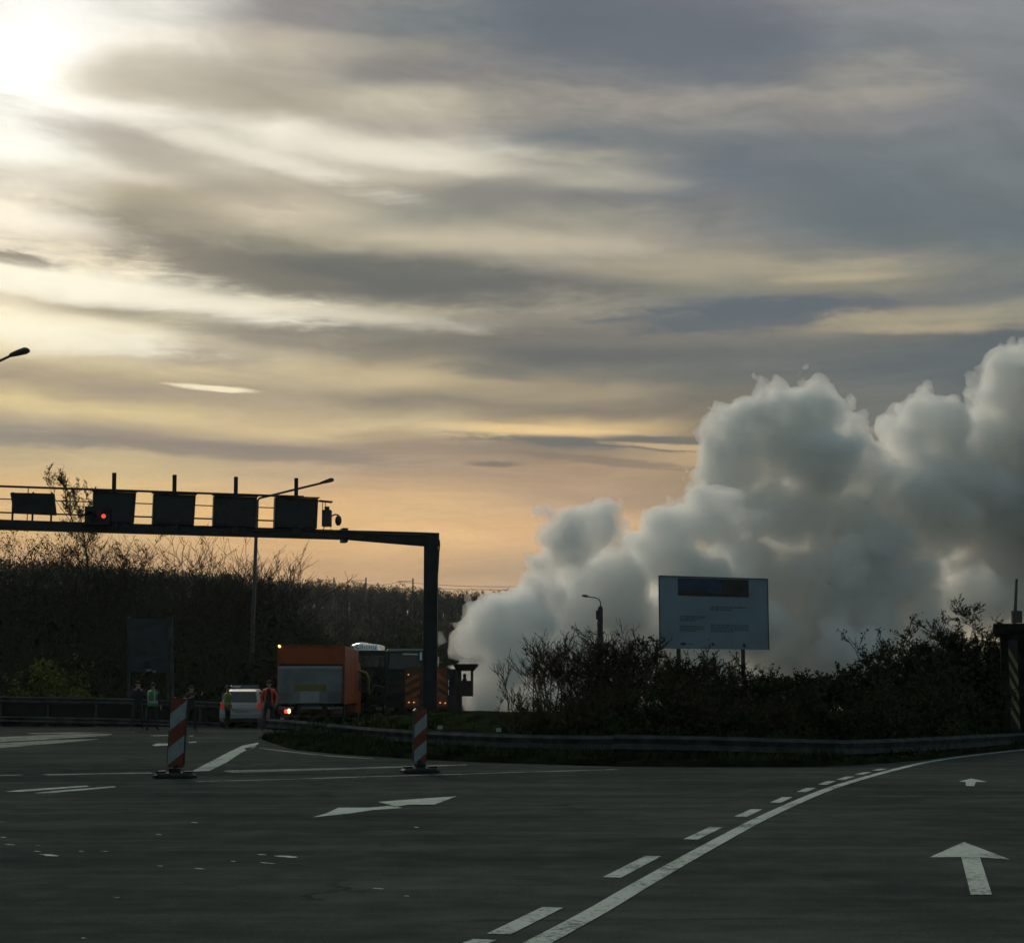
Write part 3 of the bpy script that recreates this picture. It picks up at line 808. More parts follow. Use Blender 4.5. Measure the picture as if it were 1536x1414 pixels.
# -- trees and bushes on the left bank
GL = 'trees and bushes on the dark left bank'
def left_plants():
    # tall thin tree rising over the gantry
    D = 96; c = P(104, 1060, D); zb = max(0, hill_h(c.x, D)); h = hgt(704, D, zb)
    W_, F_, lq, rnd = growf(h, 71, h * 1.12, 1, stems=1, levels=4, lean=0.0, leaf=0.075, leaf_n=2, r0=0.16, kids=6, twig=0.018, fork=0.18, kl=0.62)
    plant('tree', 'tallest thin tree on the left bank, its airy top rising above the gantry', 104, D, W_, F_, M['bark'], M['leaf_b'], ('trunk', 'crown'), 'tree', GL)
    spec = [
     (12, 768, 92, 5.0, 'dense', 'leafy dark tree at the far left under the slanted gantry panel', 72),
     (52, 792, 98, 5.5, 'dense', 'second dark tree under the slanted gantry panel, beside the tall thin tree', 73),
     (138, 800, 94, 4.0, 'airy', 'airy forked tree right of the tall thin tree, under the traffic signal', 74),
     (182, 802, 97, 4.2, 'dense', 'dark leafy bush tree under the first lane panel', 75),
     (226, 793, 93, 4.2, 'dense', 'darkest rounded bush tree under the gantry between the first two lane panels', 76),
     (285, 808, 97, 4.6, 'bare', 'bare twiggy shrub tree under the second lane panel with sky showing through', 77),
     (335, 806, 95, 4.4, 'bare', 'bare spreading shrub tree under the third lane panel, left of the street lamp mast', 78),
     (392, 835, 98, 3.0, 'bare', 'small bare shrub just right of the street lamp mast', 79),
     (420, 868, 100, 5.0, 'low', 'low dark scrub bush right of the street lamp mast', 80),
    ]
    for (x, yt, D, w, kd, lb, sd) in spec:
        c = P(x, 1060, D); zb = max(0, hill_h(c.x, D)); h = hgt(yt, D, zb)
        if kd == 'bare':
            W_, F_, lq, rnd = growf(h, sd, h * 1.08, w * 0.7, stems=8, levels=3, lean=0.22, leaf=0.06, leaf_n=1, r0=0.07, kids=5, twig=0.020, fork=0.22)
            nm, lm = 'shrub_tree', M['leaf_b']
        elif kd == 'airy':
            W_, F_, lq, rnd = growf(h, sd, h * 1.1, 1, stems=3, levels=4, lean=0.2, leaf=0.08, leaf_n=2, r0=0.10, kids=4, twig=0.020, fork=0.35)
            nm, lm = 'tree', M['leaf_b']
        else:
            W_, F_ = bushy(sd, w, h, 0.065, 13000 if kd == 'dense' else 6000, 9, tk=0.8, woodr=0.08, levels=3, kids=5)
            nm, lm = 'bush_tree', M['leaf']
        plant(nm, lb, x, D, W_, F_, M['bark'], lm, ('trunk', 'crown'), 'tree', GL)
    # dense understorey: bushes against the bank (copies of four)
    rows = []
    for k, x in enumerate((-60, 0, 62, 128, 196, 262, 326, 392)): rows.append((x, 900 - (k % 3) * 12 + (24 if x > 120 else 0), 90 + (k * 5 % 4), 'back'))
    for k, x in enumerate((-40, 28, 150, 222, 292, 352, 408, 455, 500)): rows.append((x, 945 + (k % 2) * 14, 84 + (k * 3 % 4), 'front'))
    w_back = ['beyond the left picture edge', 'at the left edge below the gantry', 'below the tall thin tree', 'below the traffic signal', 'above the blue direction sign', 'between the blue sign and the lamp mast', 'left of the lamp mast', 'behind the orange truck']
    w_front = ['at the far left behind the roadside barrier', 'left of the yellow-green bush', 'between the yellow-green bush and the blue sign', 'behind the blue direction sign', 'right of the blue direction sign', 'above the white car', 'at the foot of the lamp mast', 'behind the roof of the orange truck', 'left of the dark lorry roof']
    roots = []
    for k, (x, yt, D, rw) in enumerate(rows):
        c = P(x, 1060, D); zb = max(0, hill_h(c.x, D)); h = hgt(yt, D, zb)
        lab = ('tall dark bush in the back row, ' + w_back[k]) if rw == 'back' else ('dark bush in the front row, ' + w_front[k - 8])
        loc = (c.x, D, zb - 0.1)
        if k < 4:
            r = empty('bush', loc, k, lab, 'bush', 'dark bushes massed on the left bank')
            W_, F_ = bushy(90 + k, 5.2, 6.2, 0.075, 12000, 10, woodr=0.06, levels=2, kids=5)
            W_.build('stems', M['bark'], r); F_.build('foliage', [M['bark'], M['leaf']], r)
            roots.append(r)
        else:
            r = copy_tree(roots[k % 4]); r.location = loc; r.rotation_euler.z = k * 1.1; r['label'] = lab
        s = h / 6.0
        r.scale = (max(0.75, s) * 1.0, max(0.75, s), s)
    c = P(85, 1060, 79)
    W_, F_ = bushy(99, 3.6, 3.0, 0.09, 6000, 12, woodr=0.03, levels=2, kids=5)
    plant('bush', 'yellow-green bush in fresh leaf behind the left barrier', 85, 79, W_, F_, M['bark'], M['leaf_y'], ('stems', 'foliage'), 'bush', GL, z=0.0)
    # scrub between the trucks and the ridge
    for k, (x, yt, D, lb) in enumerate([(470, 935, 112, 'dark scrub bush above the orange truck roof'), (540, 930, 120, 'dark scrub bush above the silver-roofed lorry'),
                                        (600, 925, 118, 'dark scrub bush above the windscreen of the dark lorry'), (655, 935, 122, 'dark scrub bush hidden half behind the gantry post'), (690, 1000, 128, 'dark scrub bush at the left edge of the smoke')]):
        c = P(x, 1060, D); r = copy_tree(roots[k % 4]); r.location = (c.x, D, -0.1); r.rotation_euler.z = k * 2.1; r['label'] = lb
        r['group'] = 'scrub bushes behind the stopped trucks'
        s = hgt(yt, D, 0) / 6.0; r.scale = (max(s, 0.9), max(s, 0.9), s)
left_plants()

# -- wood on the ridge: reads as one mass
def forest():
    rnd = random.Random(31)
    g = MB()
    def tree(x, y, z, h):
        r = h * 0.012 + 0.05
        g.tube([(x, y, z - 1), (x + rnd.uniform(-.3, .3), y, z + h * 0.9)], [r, r * 0.3], n=3, caps=False)
        nb = rnd.randint(9, 15)
        for k in range(nb):
            t = rnd.uniform(0.25, 0.98); zz = z + h * t
            L = h * 0.24 * (1.05 - t) + 0.35
            a = rnd.uniform(0, 2 * math.pi)
            e = Vector((x + math.cos(a) * L, y + math.sin(a) * L, zz + L * 0.9))
            g.tube([(x, y, zz), e], [0.07, 0.03], n=3, caps=False)
            for j in range(1):
                c = Vector((x, y, zz)).lerp(e, rnd.uniform(0.4, 1.1)); s = rnd.uniform(0.10, 0.22)
                d1 = Vector((rnd.gauss(0, 1), rnd.gauss(0, 1), rnd.gauss(0, 1))).normalized() * s
                d2 = Vector((rnd.gauss(0, 1), rnd.gauss(0, 1), rnd.gauss(0, 1))).normalized() * s
                g.add([c - d1, c + d2, c + d1, c - d2], [(0, 1, 2, 3)])
    for k in range(3200):
        x = rnd.uniform(-125, 50); y = rnd.uniform(400, 465)
        zt = hill_h(x, y)
        tree(x, y, zt, rnd.uniform(4.5, 7.5))
    for k in range(700):
        x = rnd.uniform(-110, 20); y = rnd.uniform(225, 330)
        tree(x, y, hill_h(x, y), rnd.uniform(2.5, 5.5))
    tag(g.build('forest', M['far_hill']), 'distant bare wood along the ridge behind the gantry', 'forest', kind='stuff')
forest()
# ------------------------------------------------------------------ guardrails
def wbeam(pts, top_z, h=0.31):
    """W-profile rail along pts; top_z per point; the face looks toward -normal (the road)"""
    prof = [(0.0, 0.0), (0.03, -0.03), (0.075, -0.06), (0.02, -0.155), (0.075, -0.25), (0.03, -0.28), (0.0, -0.31)]
    prof = [(a, b * h / 0.31) for a, b in prof]
    back = [(a - 0.006, b) for a, b in reversed(prof)]
    rings = []
    for k, p in enumerate(pts):
        d = (pts[min(k + 1, len(pts) - 1)] - pts[max(k - 1, 0)]); d.z = 0; d.normalize()
        nrm = Vector((d.y, -d.x, 0))
        rings.append([Vector((p.x, p.y, top_z[k])) + nrm * a + Vector((0, 0, b)) for a, b in prof + back])
    return rings
def resample(pts, step):
    out = [pts[0]]; acc = 0
    for a, b in zip(pts, pts[1:]):
        L = (b - a).length; n = max(1, int(L / step))
        for i in range(1, n + 1): out.append(a.lerp(b, i / n))
    return out
def guardrail(root_label, pts, zt, posts_step, flare=True):
    o = Vector((pts[0].x, pts[0].y, 0))
    root = empty('guardrail', o, 0, root_label, 'guardrail')
    loc = [p - o for p in pts]
    g = MB(); g.loft(wbeam(loc, zt), cap=True)
    recalc(g.build('rail', M['steel'], root))
    acc = 0.4; k = 0; tot = 0; L = [0]
    for a, b in zip(loc, loc[1:]): L.append(L[-1] + (b - a).length)
    s = 0.5
    while s < L[-1]:
        i = max(j for j in range(len(L)) if L[j] <= s); i = min(i, len(loc) - 2)
        t = (s - L[i]) / max(1e-6, L[i + 1] - L[i])
        p = loc[i].lerp(loc[i + 1], t); d = (loc[i + 1] - loc[i]).normalized(); nr = Vector((-d.y, d.x, 0))
        z = zt[i] + (zt[i + 1] - zt[i]) * t
        q = p + nr * 0.07; a = math.atan2(d.y, d.x)
        m = MB(); m.box((q.x, q.y, z / 2 - 0.1), (0.10, 0.05, z + 0.12), a); m.box((q.x + nr.x * 0.03, q.y + nr.y * 0.03, z / 2 - 0.1), (0.012, 0.08, z + 0.10), a)
        m.box((q.x - nr.x * 0.045, q.y - nr.y * 0.045, z - 0.16), (0.16, 0.05, 0.10), a)
        m.build('post', M['old_steel'], root)
        s += posts_step
    return root
# right rail: photo row of the top edge, distance behind the kerb
rp = [(401, 1077, 50.5), (440, 1079.5, 48), (500, 1085.5, 43), (560, 1091, 39), (640, 1096, 36), (700, 1098.5, 34.5), (760, 1100.5, 33.4), (850, 1102.5, 32.4), (921, 1103, 32.0)]
rq = [(921, 1101.5, 31.8), (1040, 1103.5, 31.3), (1140, 1106, 31.1), (1200, 1108, 31.2), (1269, 1109.6, 31.6), (1330, 1108, 32.8), (1398, 1105, 34.9), (1460, 1102, 37.4), (1536, 1098.5, 42.5), (1640, 1094, 50)]
def rail_from(tab):
    P3 = [P(x, y, D) for x, y, D in tab]
    pts = resample([Vector((p.x, p.y, 0)) for p in P3], 0.8)
    zt = [interp([(p.x, p.z) for p in P3], q.x) for q in pts]
    return pts, zt
pts, zt = rail_from(rp)
gr = guardrail('grey steel guardrail along the left part of the grass verge, starting beside the orange truck', pts, zt, 2.0)
m = MB(); m.loft([[Vector((-0.02 - 0.25 * math.sin(a), 0.10 - 0.10 * math.cos(a), zt[0] + z)) for z in (0.0, -0.31, -0.31, 0.0)] if False else
                  [Vector((-0.28 * math.sin(a) - r_, 0.12 - 0.12 * math.cos(a), zt[0] + z)) for r_, z in ((0, 0), (0, -0.3), (0.01, -0.3), (0.01, 0))] for a in [math.pi * k / 8 for k in range(9)]])
recalc(m.build('end_terminal', M['old_steel'], gr))
m = MB()
for k, (x, y, D) in enumerate(((423, 1079, 49.2), (660, 1092, 35.2), (748, 1096, 33.6))):
    c = P(x, y, D) - gr.location
    m = MB(); m.box((c.x, c.y, c.z + 0.02), (0.10, 0.02, 0.07)); m.build('reflector', M['vest_band'], gr)
pts, zt = rail_from(rq)
guardrail('grey steel guardrail on the right half of the verge, curving away to the striped portal', pts, zt, 2.0)
# left high barrier
lp = [(-160, 1040, 72.5), (0, 1043.5, 72), (180, 1046.5, 71.5), (300, 1051, 71), (338, 1053, 71), (420, 1057, 72)]
P3 = [P(*q) for q in lp]
pts = resample([Vector((p.x, p.y, 0)) for p in P3], 1.0); zt = [interp([(p.x, p.z) for p in P3], q.x) for q in pts]
o = Vector((pts[0].x, pts[0].y, 0))
root = empty('roadside_barrier', o, 0, 'long dark high barrier with pale top rail along the far left roadside', 'barrier')
loc = [p - o for p in pts]
g = MB(); g.loft(wbeam(loc, zt, 0.28)); recalc(g.build('top_rail', M['steel'], root))
g = MB(); g.loft(wbeam(loc, [z - 0.82 for z in zt], 0.26)); recalc(g.build('lower_rail', M['old_steel'], root))
g = MB(); g.loft([[p + Vector((0, 0.16, 0)), p + Vector((0, 0.16, z - 0.06)), p + Vector((0, 0.22, z - 0.06)), p + Vector((0, 0.22, 0))] for p, z in zip(loc, zt)])
recalc(g.build('panel', M['conc_dark'], root))
for k in range(0, len(loc), 2):
    m = MB(); m.box((loc[k].x, loc[k].y + 0.10, zt[k] / 2 - 0.02), (0.1, 0.10, zt[k])); m.build('post', M['old_steel'], root)

# ------------------------------------------------------------------ beacons
def beacon(name, label, base_px, height, w, lean, yaw, colors_top_red, stripe_h):
    b = G(*base_px)
    root = empty(name, b, yaw, label, 'traffic beacon', 'red and white traffic beacons on rubber feet')
    m = MB()
    ft = [(-0.31, -0.09), (-0.24, -0.17), (0.24, -0.17), (0.31, -0.09), (0.31, 0.09), (0.24, 0.17), (-0.24, 0.17), (-0.31, 0.09)]
    m.loft([[Vector((x * s, y * s, z)) for x, y in ft] for s, z in ((1.0, 0.0), (1.0, 0.045), (0.86, 0.075), (0.70, 0.085))])
    m.box((-0.2, 0, 0.095), (0.12, 0.16, 0.03)); m.box((0.2, 0, 0.095), (0.12, 0.16, 0.03))
    m.box((0, 0, 0.115), (0.16, 0.11, 0.07))
    recalc(m.build('base', M['rubber'], root, bevel=0.006))
    s0 = 0.16
    stand = MB(); stand.tube([(0, 0, 0.1), (lean * 0.06, 0, 0.1 + 0.10)], 0.035, 8)
    stand.build('stand', M['black'], root)
    mt = Matrix.Translation((0, 0, s0)) @ Matrix.Rotation(lean, 4, 'Y')
    hw, c = w / 2, 0.035
    out = [(-hw + c, 0), (hw - c, 0), (hw, c), (hw, height - c), (hw - c, height), (-hw + c, height), (-hw, height - c), (-hw, c)]
    fr = MB(); fr.prism([mt @ Vector((x, -0.0, z)) for x, z in out], (0, 0.05, 0)); recalc(fr.build('body', M['black'], root))
    # striped retroreflective face: bands rise to the right
    iw, b0, b1 = hw - 0.012, 0.012, height - 0.012
    slope = 0.85
    k0 = -2; bands = []
    off = stripe_h[1]
    while True:
        lo = b0 + off + k0 * stripe_h[0]; hi = lo + stripe_h[0]
        if lo - slope * iw > b1: break
        poly = [(-iw, lo - slope * iw), (iw, lo + slope * iw), (iw, hi + slope * iw), (-iw, hi - slope * iw)]
        def clip(p, f, inside):
            r = []
            for i in range(len(p)):
                a, b_ = p[i], p[(i + 1) % len(p)]
                ia, ib = inside(a), inside(b_)
                if ia: r.append(a)
                if ia != ib:
                    t = (f - a[1]) / (b_[1] - a[1]); r.append((a[0] + (b_[0] - a[0]) * t, f))
            return r
        poly = clip(poly, b0, lambda q: q[1] >= b0)
        if poly: poly = clip(poly, b1, lambda q: q[1] <= b1)
        if len(poly) >= 3: bands.append((poly, (k0 % 2)))
        k0 += 1
    for idx, nm in ((0, 'white_stripes'), (1, 'red_stripes')):
        pass
    face = MB()
    for poly, ci in bands:
        face.add([mt @ Vector((x, -0.003, z)) for x, z in poly], [tuple(range(len(poly)))], ci)
    face.build('striped_panel', [M['white'], M['red']], root)
    # lifting handle slot on top
    hd = MB(); hd.box(mt @ Vector((0, 0.025, height + 0.012)), (0.10, 0.03, 0.024)); hd.build('grip', M['black'], root)
    return root
beacon('traffic_beacon', 'larger red and white striped beacon leaning slightly, in front of the left lanes', (262, 1167), 1.03, 0.262, R(2.2), R(-6), 1, (0.255, 0.115))
beacon('traffic_beacon', 'smaller red and white striped beacon standing in front of the gantry post', (630, 1159), 0.86, 0.235, R(0.4), R(24), 1, (0.205, 0.06))

# ------------------------------------------------------------------ gantry
GD0, GD1 = 45.0, 41.8
def gpt(x, y, off=0.0):
    """point on the gantry's vertical plane (photo x), photo row y"""
    # solve D along the line between (633,45) and (0,41.8)
    a0 = P(640, 800, GD0); a1 = P(0, 786, GD1)
    r = ray(x, y); dx, dy = a1.x - a0.x, a1.y - a0.y
    k = r.x / r.y
    t = (k * a0.y - a0.x) / (dx - k * dy)
    D = a0.y + dy * t
    return P(x, y, D - off)
groot = empty('gantry', (P(645, 1100, 45).x, 45, 0), 0, 'dark steel gantry spanning the road with a railing and cables on its beam', 'gantry')
gl = groot.location
def rel(p): return p - gl
ga, gb = gpt(640, 808), gpt(0, 790)
zb = (ga.z + gb.z) / 2
gdir = Vector((gb.x - ga.x, gb.y - ga.y, 0)).normalized()
far = Vector((ga.x, ga.y, 0)) + gdir * 27
postx = 0.37
m = MB(); m.box((0, 0, (ga.z + 0.14) / 2), (0.36, 0.36, ga.z + 0.14)); m.box((0, 0, 0.03), (0.6, 0.6, 0.06)); m.build('post', M['gantry'], groot, bevel=0.01)
m = MB(); q = far - gl; m.box((q.x, q.y, (ga.z + 0.1) / 2), (0.36, 0.36, ga.z + 0.1)); m.build('post', M['gantry'], groot, bevel=0.01)
# beam: tapers from the post's haunch
m = MB(); rings = []
yaw = math.atan2(gdir.y, gdir.x)
nrm = Vector((-gdir.y, gdir.x, 0))
for s, h, dz in ((-0.18, 0.36, -0.03), (0.5, 0.33, -0.01), (2.2, 0.23, 0.035), (10, 0.23, 0.045), (14, 0.26, 0.06), (27, 0.26, 0.06)):
    c = Vector((0, 0, ga.z)) + gdir * s + Vector((0, 0, dz))
    rings.append([c + nrm * (a * 0.15) + Vector((0, 0, b * h / 2)) for a, b in ((-1, -1), (1, -1), (1, 1), (-1, 1))])
m.loft(rings); recalc(m.build('beam', M['gantry'], groot, bevel=0.008))
# flanged joint
m = MB(); c = rel(gpt(516, 803)); m.box(c, (0.14, 0.34, 0.36), yaw); m.build('flange', M['gantry'], groot)
# railing: three rails and stanchions
hts = [0.97, 0.66, 0.34]
s_end = 3.9
for nm, hz, rr in (('top_rail', 0.99, 0.028), ('middle_rail', 0.68, 0.014), ('lower_rail', 0.35, 0.02)):
    m = MB(); m.tube([Vector((0, 0, zb + hz + 0.01)) + gdir * s + nrm * -0.12 - Vector((0, 0, 0)) for s in (s_end - 0.55 * (nm == 'top_rail'), 10, 18, 27)], rr, 8); m.build(nm, M['gantry'], groot)
m_ = [0] 
for k in range(15):
    s = s_end + 0.05 + k * 1.55
    m = MB(); c = Vector((0, 0, 0)) + gdir * s + nrm * -0.12
    m.tube([c + Vector((0, 0, zb + 0.08)), c + Vector((0, 0, zb + 1.0))], 0.012, 6); m.build('stanchion', M['gantry'], groot)
# cables looping over the beam and down the post
def cable(pts, r=0.022, parent=groot):
    P3 = [Vector(p) for p in pts]; out = []
    for k in range(len(P3) - 1):
        p0 = P3[max(k - 1, 0)]; p1 = P3[k]; p2 = P3[k + 1]; p3 = P3[min(k + 2, len(P3) - 1)]
        for i in range(6):
            t = i / 6
            out.append(0.5 * ((2 * p1) + (p2 - p0) * t + (2 * p0 - 5 * p1 + 4 * p2 - p3) * t * t + (3 * p1 - p0 - 3 * p2 + p3) * t ** 3))
    out.append(P3[-1])
    m = MB(); m.tube(out, r, 6); return m.build('cable', M['lamp_grey'], parent, smooth=True)
cable([rel(gpt(x, y, 0.2)) for x, y in ((380, 796), (420, 795.5), (440, 793), (470, 796), (498, 797), (516, 795.5), (540, 799), (580, 801), (625, 801.5), (640, 800.5), (652, 803), (659, 812), (658, 830), (657, 850), (655, 880), (654, 940), (653, 1000))])
cable([rel(gpt(x, y, 0.2)) for x, y in ((560, 800.5), (600, 802.5), (634, 803), (650, 806), (655, 815), (653.5, 840), (652, 900))], 0.015)
cable([rel(gpt(x, y, 0.18)) for x, y in ((160, 790), (180, 789), (230, 788), (262, 790.5), (300, 789), (330, 790.5), (354, 792.5), (385, 792), (420, 794))], 0.018)
# lane signals: things of their own, carried by the gantry
def lane_panel(k, cx, top, bot, x0, x1, mast_top, label):
    c = gpt(cx, bot + 4, 0.2)
    root = empty('lane_signal_panel', (c.x, c.y, c.z), 0, label, 'signal panel', 'lane signal panels on the gantry')
    pts = [gpt(x0[0], top, 0.26), gpt(x1[0], top + 2.2, 0.26), gpt(x1[1], bot + 1.6, 0.26), gpt(x0[1], bot, 0.26)]
    pts = [p - root.location for p in pts]
    m = MB(); m.prism(pts, -nrm * 0.22 if nrm.y < 0 else nrm * 0.22); recalc(m.build('housing', M['black'], root, bevel=0.008))
    cc = sum(pts, Vector()) / 4
    inn = [cc + (p - cc) * 0.84 - Vector((0, 0.012, 0)) for p in pts]
    inn = [Vector((p.x, p.y, p.z)) for p in inn]
    m = MB(); m.prism(inn, (0, 0.008, 0)); recalc(m.build('screen', M['panel_face'], root))
    # hood
    a, b = pts[0], pts[1]
    m = MB(); m.bar(a + Vector((-0.03, -0.06, 0.012)), b + Vector((0.03, -0.06, 0.012)), 0.16, 0.02); m.build('hood', M['black'], root)
    q0 = gpt(cx, top + 2, 0.08) - root.location; q1 = gpt(cx, mast_top, 0.08) - root.location
    m = MB(); m.bar(q0 - Vector((0, 0, 0.9)), q1, 0.095, 0.06); m.build('mast', M['gantry'], root)
    m = MB(); q = gpt(cx, bot + 5, 0.16) - root.location; m.box((q.x, q.y, q.z - 0.02), (0.20, 0.16, 0.16)); m.build('bracket', M['gantry'], root)
M['panel_face'] = mat('signal_screen_off', (0.012, 0.015, 0.022), 0.35)
lane_panel(0, 171.5, 737, 783, (140, 138.5), (204.5, 201), 709, 'first lane signal panel from the left, right beside the lit red traffic signal')
lane_panel(1, 262, 740.5, 786, (230.5, 228.5), (294, 291), 712, 'second lane signal panel from the left')
lane_panel(2, 354, 743.5, 789, (321, 319.5), (386, 383), 715, 'third lane signal panel from the left, in front of the street lamp mast')
lane_panel(3, 444.5, 745.5, 791, (413, 411.5), (477.5, 475.5), 717, 'fourth lane signal panel, next to the camera at the right end of the railing')
# slanted box sign at far left
c = gpt(52, 775, 0.2)
root = empty('slanted_panel', c, 0, 'slanted dark trapezoid sign panel hung on the gantry railing at far left', 'signal panel')
pts = [gpt(*q, 0.3) - c for q in ((15.5, 738.5), (81.5, 740), (85.5, 772), (21, 769))]
m = MB(); m.prism(pts, nrm * 0.2 if nrm.y > 0 else -nrm * 0.2); recalc(m.build('housing', M['panel_back'] if 'panel_back' in M else M['gantry'], root, bevel=0.008))
m = MB()
for x in (20, 50, 78):
    a = gpt(x, 738, 0.15) - c; m.bar(a, a + Vector((0, 0, -0.85)), 0.04, 0.04)
m.build('hanger', M['gantry'], root)
# traffic signal box with the lit red lamp
c = gpt(146, 788, 0.25)
root = empty('traffic_signal', c, 0, 'wide dark traffic signal box with one lit red lamp on the gantry', 'traffic signal')
pts = [gpt(*q, 0.42) - c for q in ((127, 759), (165, 759.5), (164.5, 787), (126.5, 786.5))]
m = MB(); m.prism(pts, (0, 0.22, 0)); recalc(m.build('housing', M['black'], root, bevel=0.01))
for k, (x, on) in enumerate(((137, 0), (155.5, 1))):
    p = gpt(x, 774, 0.43) - c
    m = MB(); m.tube([p + Vector((0, 0.005, 0)), p - Vector((0, 0.03, 0))], [0.052 if on else 0.09] * 2, 14); m.build('lens', M['lamp_red_on'] if on else M['black'], root)
    m = MB(); rg = []
    for j in range(9):
        a = math.pi * j / 8
        rg.append([p + Vector((math.cos(a) * r_, y_, math.sin(a) * r_)) for r_, y_ in ((0.115, 0.0), (0.115, -0.16), (0.105, -0.16), (0.105, 0.0))])
    m.loft(rg); recalc(m.build('visor', M['black'], root))
# camera cluster
c = gpt(500, 795, 0.1)
root = empty('traffic_camera', c, 0, 'boxy traffic camera unit with a small rain roof and hanging dome on the gantry', 'camera')
def gp(x, y, o=0.1): return gpt(x, y, o) - c
m = MB(); a, b = gp(483.5, 765), gp(497.5, 790); m.box(((a.x + b.x) / 2, a.y, (a.z + b.z) / 2), (b.x - a.x, 0.22, a.z - b.z)); m.box(((a.x + b.x) / 2, a.y, a.z + 0.04), ((b.x - a.x) * 0.5, 0.14, 0.10)); m.build('control_box', M['lamp_grey'], root, bevel=0.01)
m = MB(); m.bar(gp(478, 751), gp(498, 753), 0.18, 0.035); m.tube([gp(484, 752), gp(484, 766)], 0.01, 5); m.tube([gp(488, 752), gp(488, 766)], 0.01, 5); m.build('rain_roof', M['lamp_grey'], root)
m = MB(); m.tube([gp(497, 774), gp(502, 771.5), (gp(507, 772)), gp(508, 776)], 0.022, 6); m.build('arm', M['lamp_grey'], root)
m = MB(); q = gp(507.5, 780.5); m.ell(q, (0.085, 0.085, 0.14), nu=12, nv=8); m.build('dome', M['pole'], root, smooth=True)
m = MB(); m.tube([gp(487, 789), gp(484, 796)], 0.012, 5); m.tube([gp(496, 789), gp(497, 794), gp(490, 797)], 0.012, 5); m.build('lead', M['black'], root)

# ------------------------------------------------------------------ street lamps
def cobra(label, D, pole_base_px, pole_top, arm_pts, head_a, head_b, r0, group):
    base = P(pole_base_px[0], pole_base_px[1], D); base.z = 0
    root = empty('street_lamp', base, 0, label, 'street lamp', group)
    pt = P(*pole_top, D) - base
    m = MB(); m.tube([(0, 0, 0), (0, 0, 0.05), Vector((pt.x * 0.5, 0, pt.z * 0.5)), pt], [r0 * 1.1, r0, r0 * 0.8, r0 * 0.6], 10); m.build('pole', M['pole'], root, smooth=True)
    m = MB(); A = [P(x, y, D) - base for x, y in arm_pts]; m.tube(A, [r0 * 0.45] * len(A), 8); m.build('arm', M['pole'], root, smooth=True)
    a, b = P(*head_a, D) - base, P(*head_b, D) - base
    d = b - a; L = d.length; d.normalize(); up = Vector((0, 1, 0)).cross(d).normalized() * -1
    if up.z < 0: up = -up
    rings = []
    for t, hh, ww in ((0, 0.045, 0.05), (0.08, 0.09, 0.09), (0.45, 0.13, 0.15), (0.8, 0.15, 0.17), (0.95, 0.10, 0.13), (1.0, 0.04, 0.06)):
        c = a + d * (L * t)
        rings.append([c + Vector((0, 1, 0)) * (ww * math.cos(q)) + up * (hh * (math.sin(q) if math.sin(q) > 0 else 0.55 * math.sin(q))) for q in [2 * math.pi * i / 12 for i in range(12)]])
    m = MB(); m.loft(rings); recalc(m.build('lamp_head', M['lamp_grey'], root, smooth=True))
    return root
cobra('tall street lamp behind the gantry, its arm reaching right over the fourth lane panel', 87, (374, 1085), (386, 752), [(386, 752), (389, 747), (430, 737), (482, 724.5)], (480, 725), (501, 719.5), 0.13, 'tall street lamps with slanted arms')
cobra('street lamp whose arm and head reach in from the left edge, high against the sky', 56, (-82, 1100), (-78, 585), [(-78, 585), (-70, 575), (-20, 550.5), (16, 533.5)], (14, 534), (44.5, 525.5), 0.10, 'tall street lamps with slanted arms')
# concrete post with a small curved lamp
D = 50; base = P(900, 1060, D); base.z = bank_h(base.x, D) - 0.1
root = empty('lamp_post', base, 0, 'short thick concrete lamp post with a thin curved arm among the shrubs', 'street lamp')
def lpz(x, y): return P(x, y, D) - base
m = MB(); m.tube([(0, 0, 0), lpz(900, 960), lpz(900.5, 912), lpz(900.5, 909)], [0.11, 0.09, 0.075, 0.045], 10); m.build('post', M['concrete'], root, smooth=True)
m = MB(); m.tube([lpz(900.8, 912), lpz(901, 904), lpz(899, 899.5), lpz(895, 896.8), lpz(888, 895.3), lpz(880, 894)], 0.018, 6); m.build('arm', M['pole'], root, smooth=True)
m = MB(); m.tube([lpz(882, 894.4), lpz(878, 893.6), lpz(872.5, 892.8)], [0.03, 0.04, 0.02], 8); m.build('lamp_head', M['lamp_grey'], root, smooth=True)
m = MB(); q = lpz(896.5, 922); m.box(q, (0.10, 0.12, 0.26)); m.box(lpz(897, 936), (0.06, 0.1, 0.12)); m.build('junction_box', M['lamp_grey'], root, bevel=0.01)

# ------------------------------------------------------------------ billboard
D = 56
A, B_, C_, D_ = P(989.5, 863.5, D), P(1152, 868.5, D + 1.6), P(1150, 976, D + 1.6), P(988, 970, D)
base = Vector(((A.x + B_.x) / 2, D + 0.8, 0)); base.z = bank_h(base.x, base.y) - 0.05
root = empty('billboard', base, 0, 'large blue-white information billboard on two posts above the thicket', 'billboard')
q = [v - base for v in (A, B_, C_, D_)]
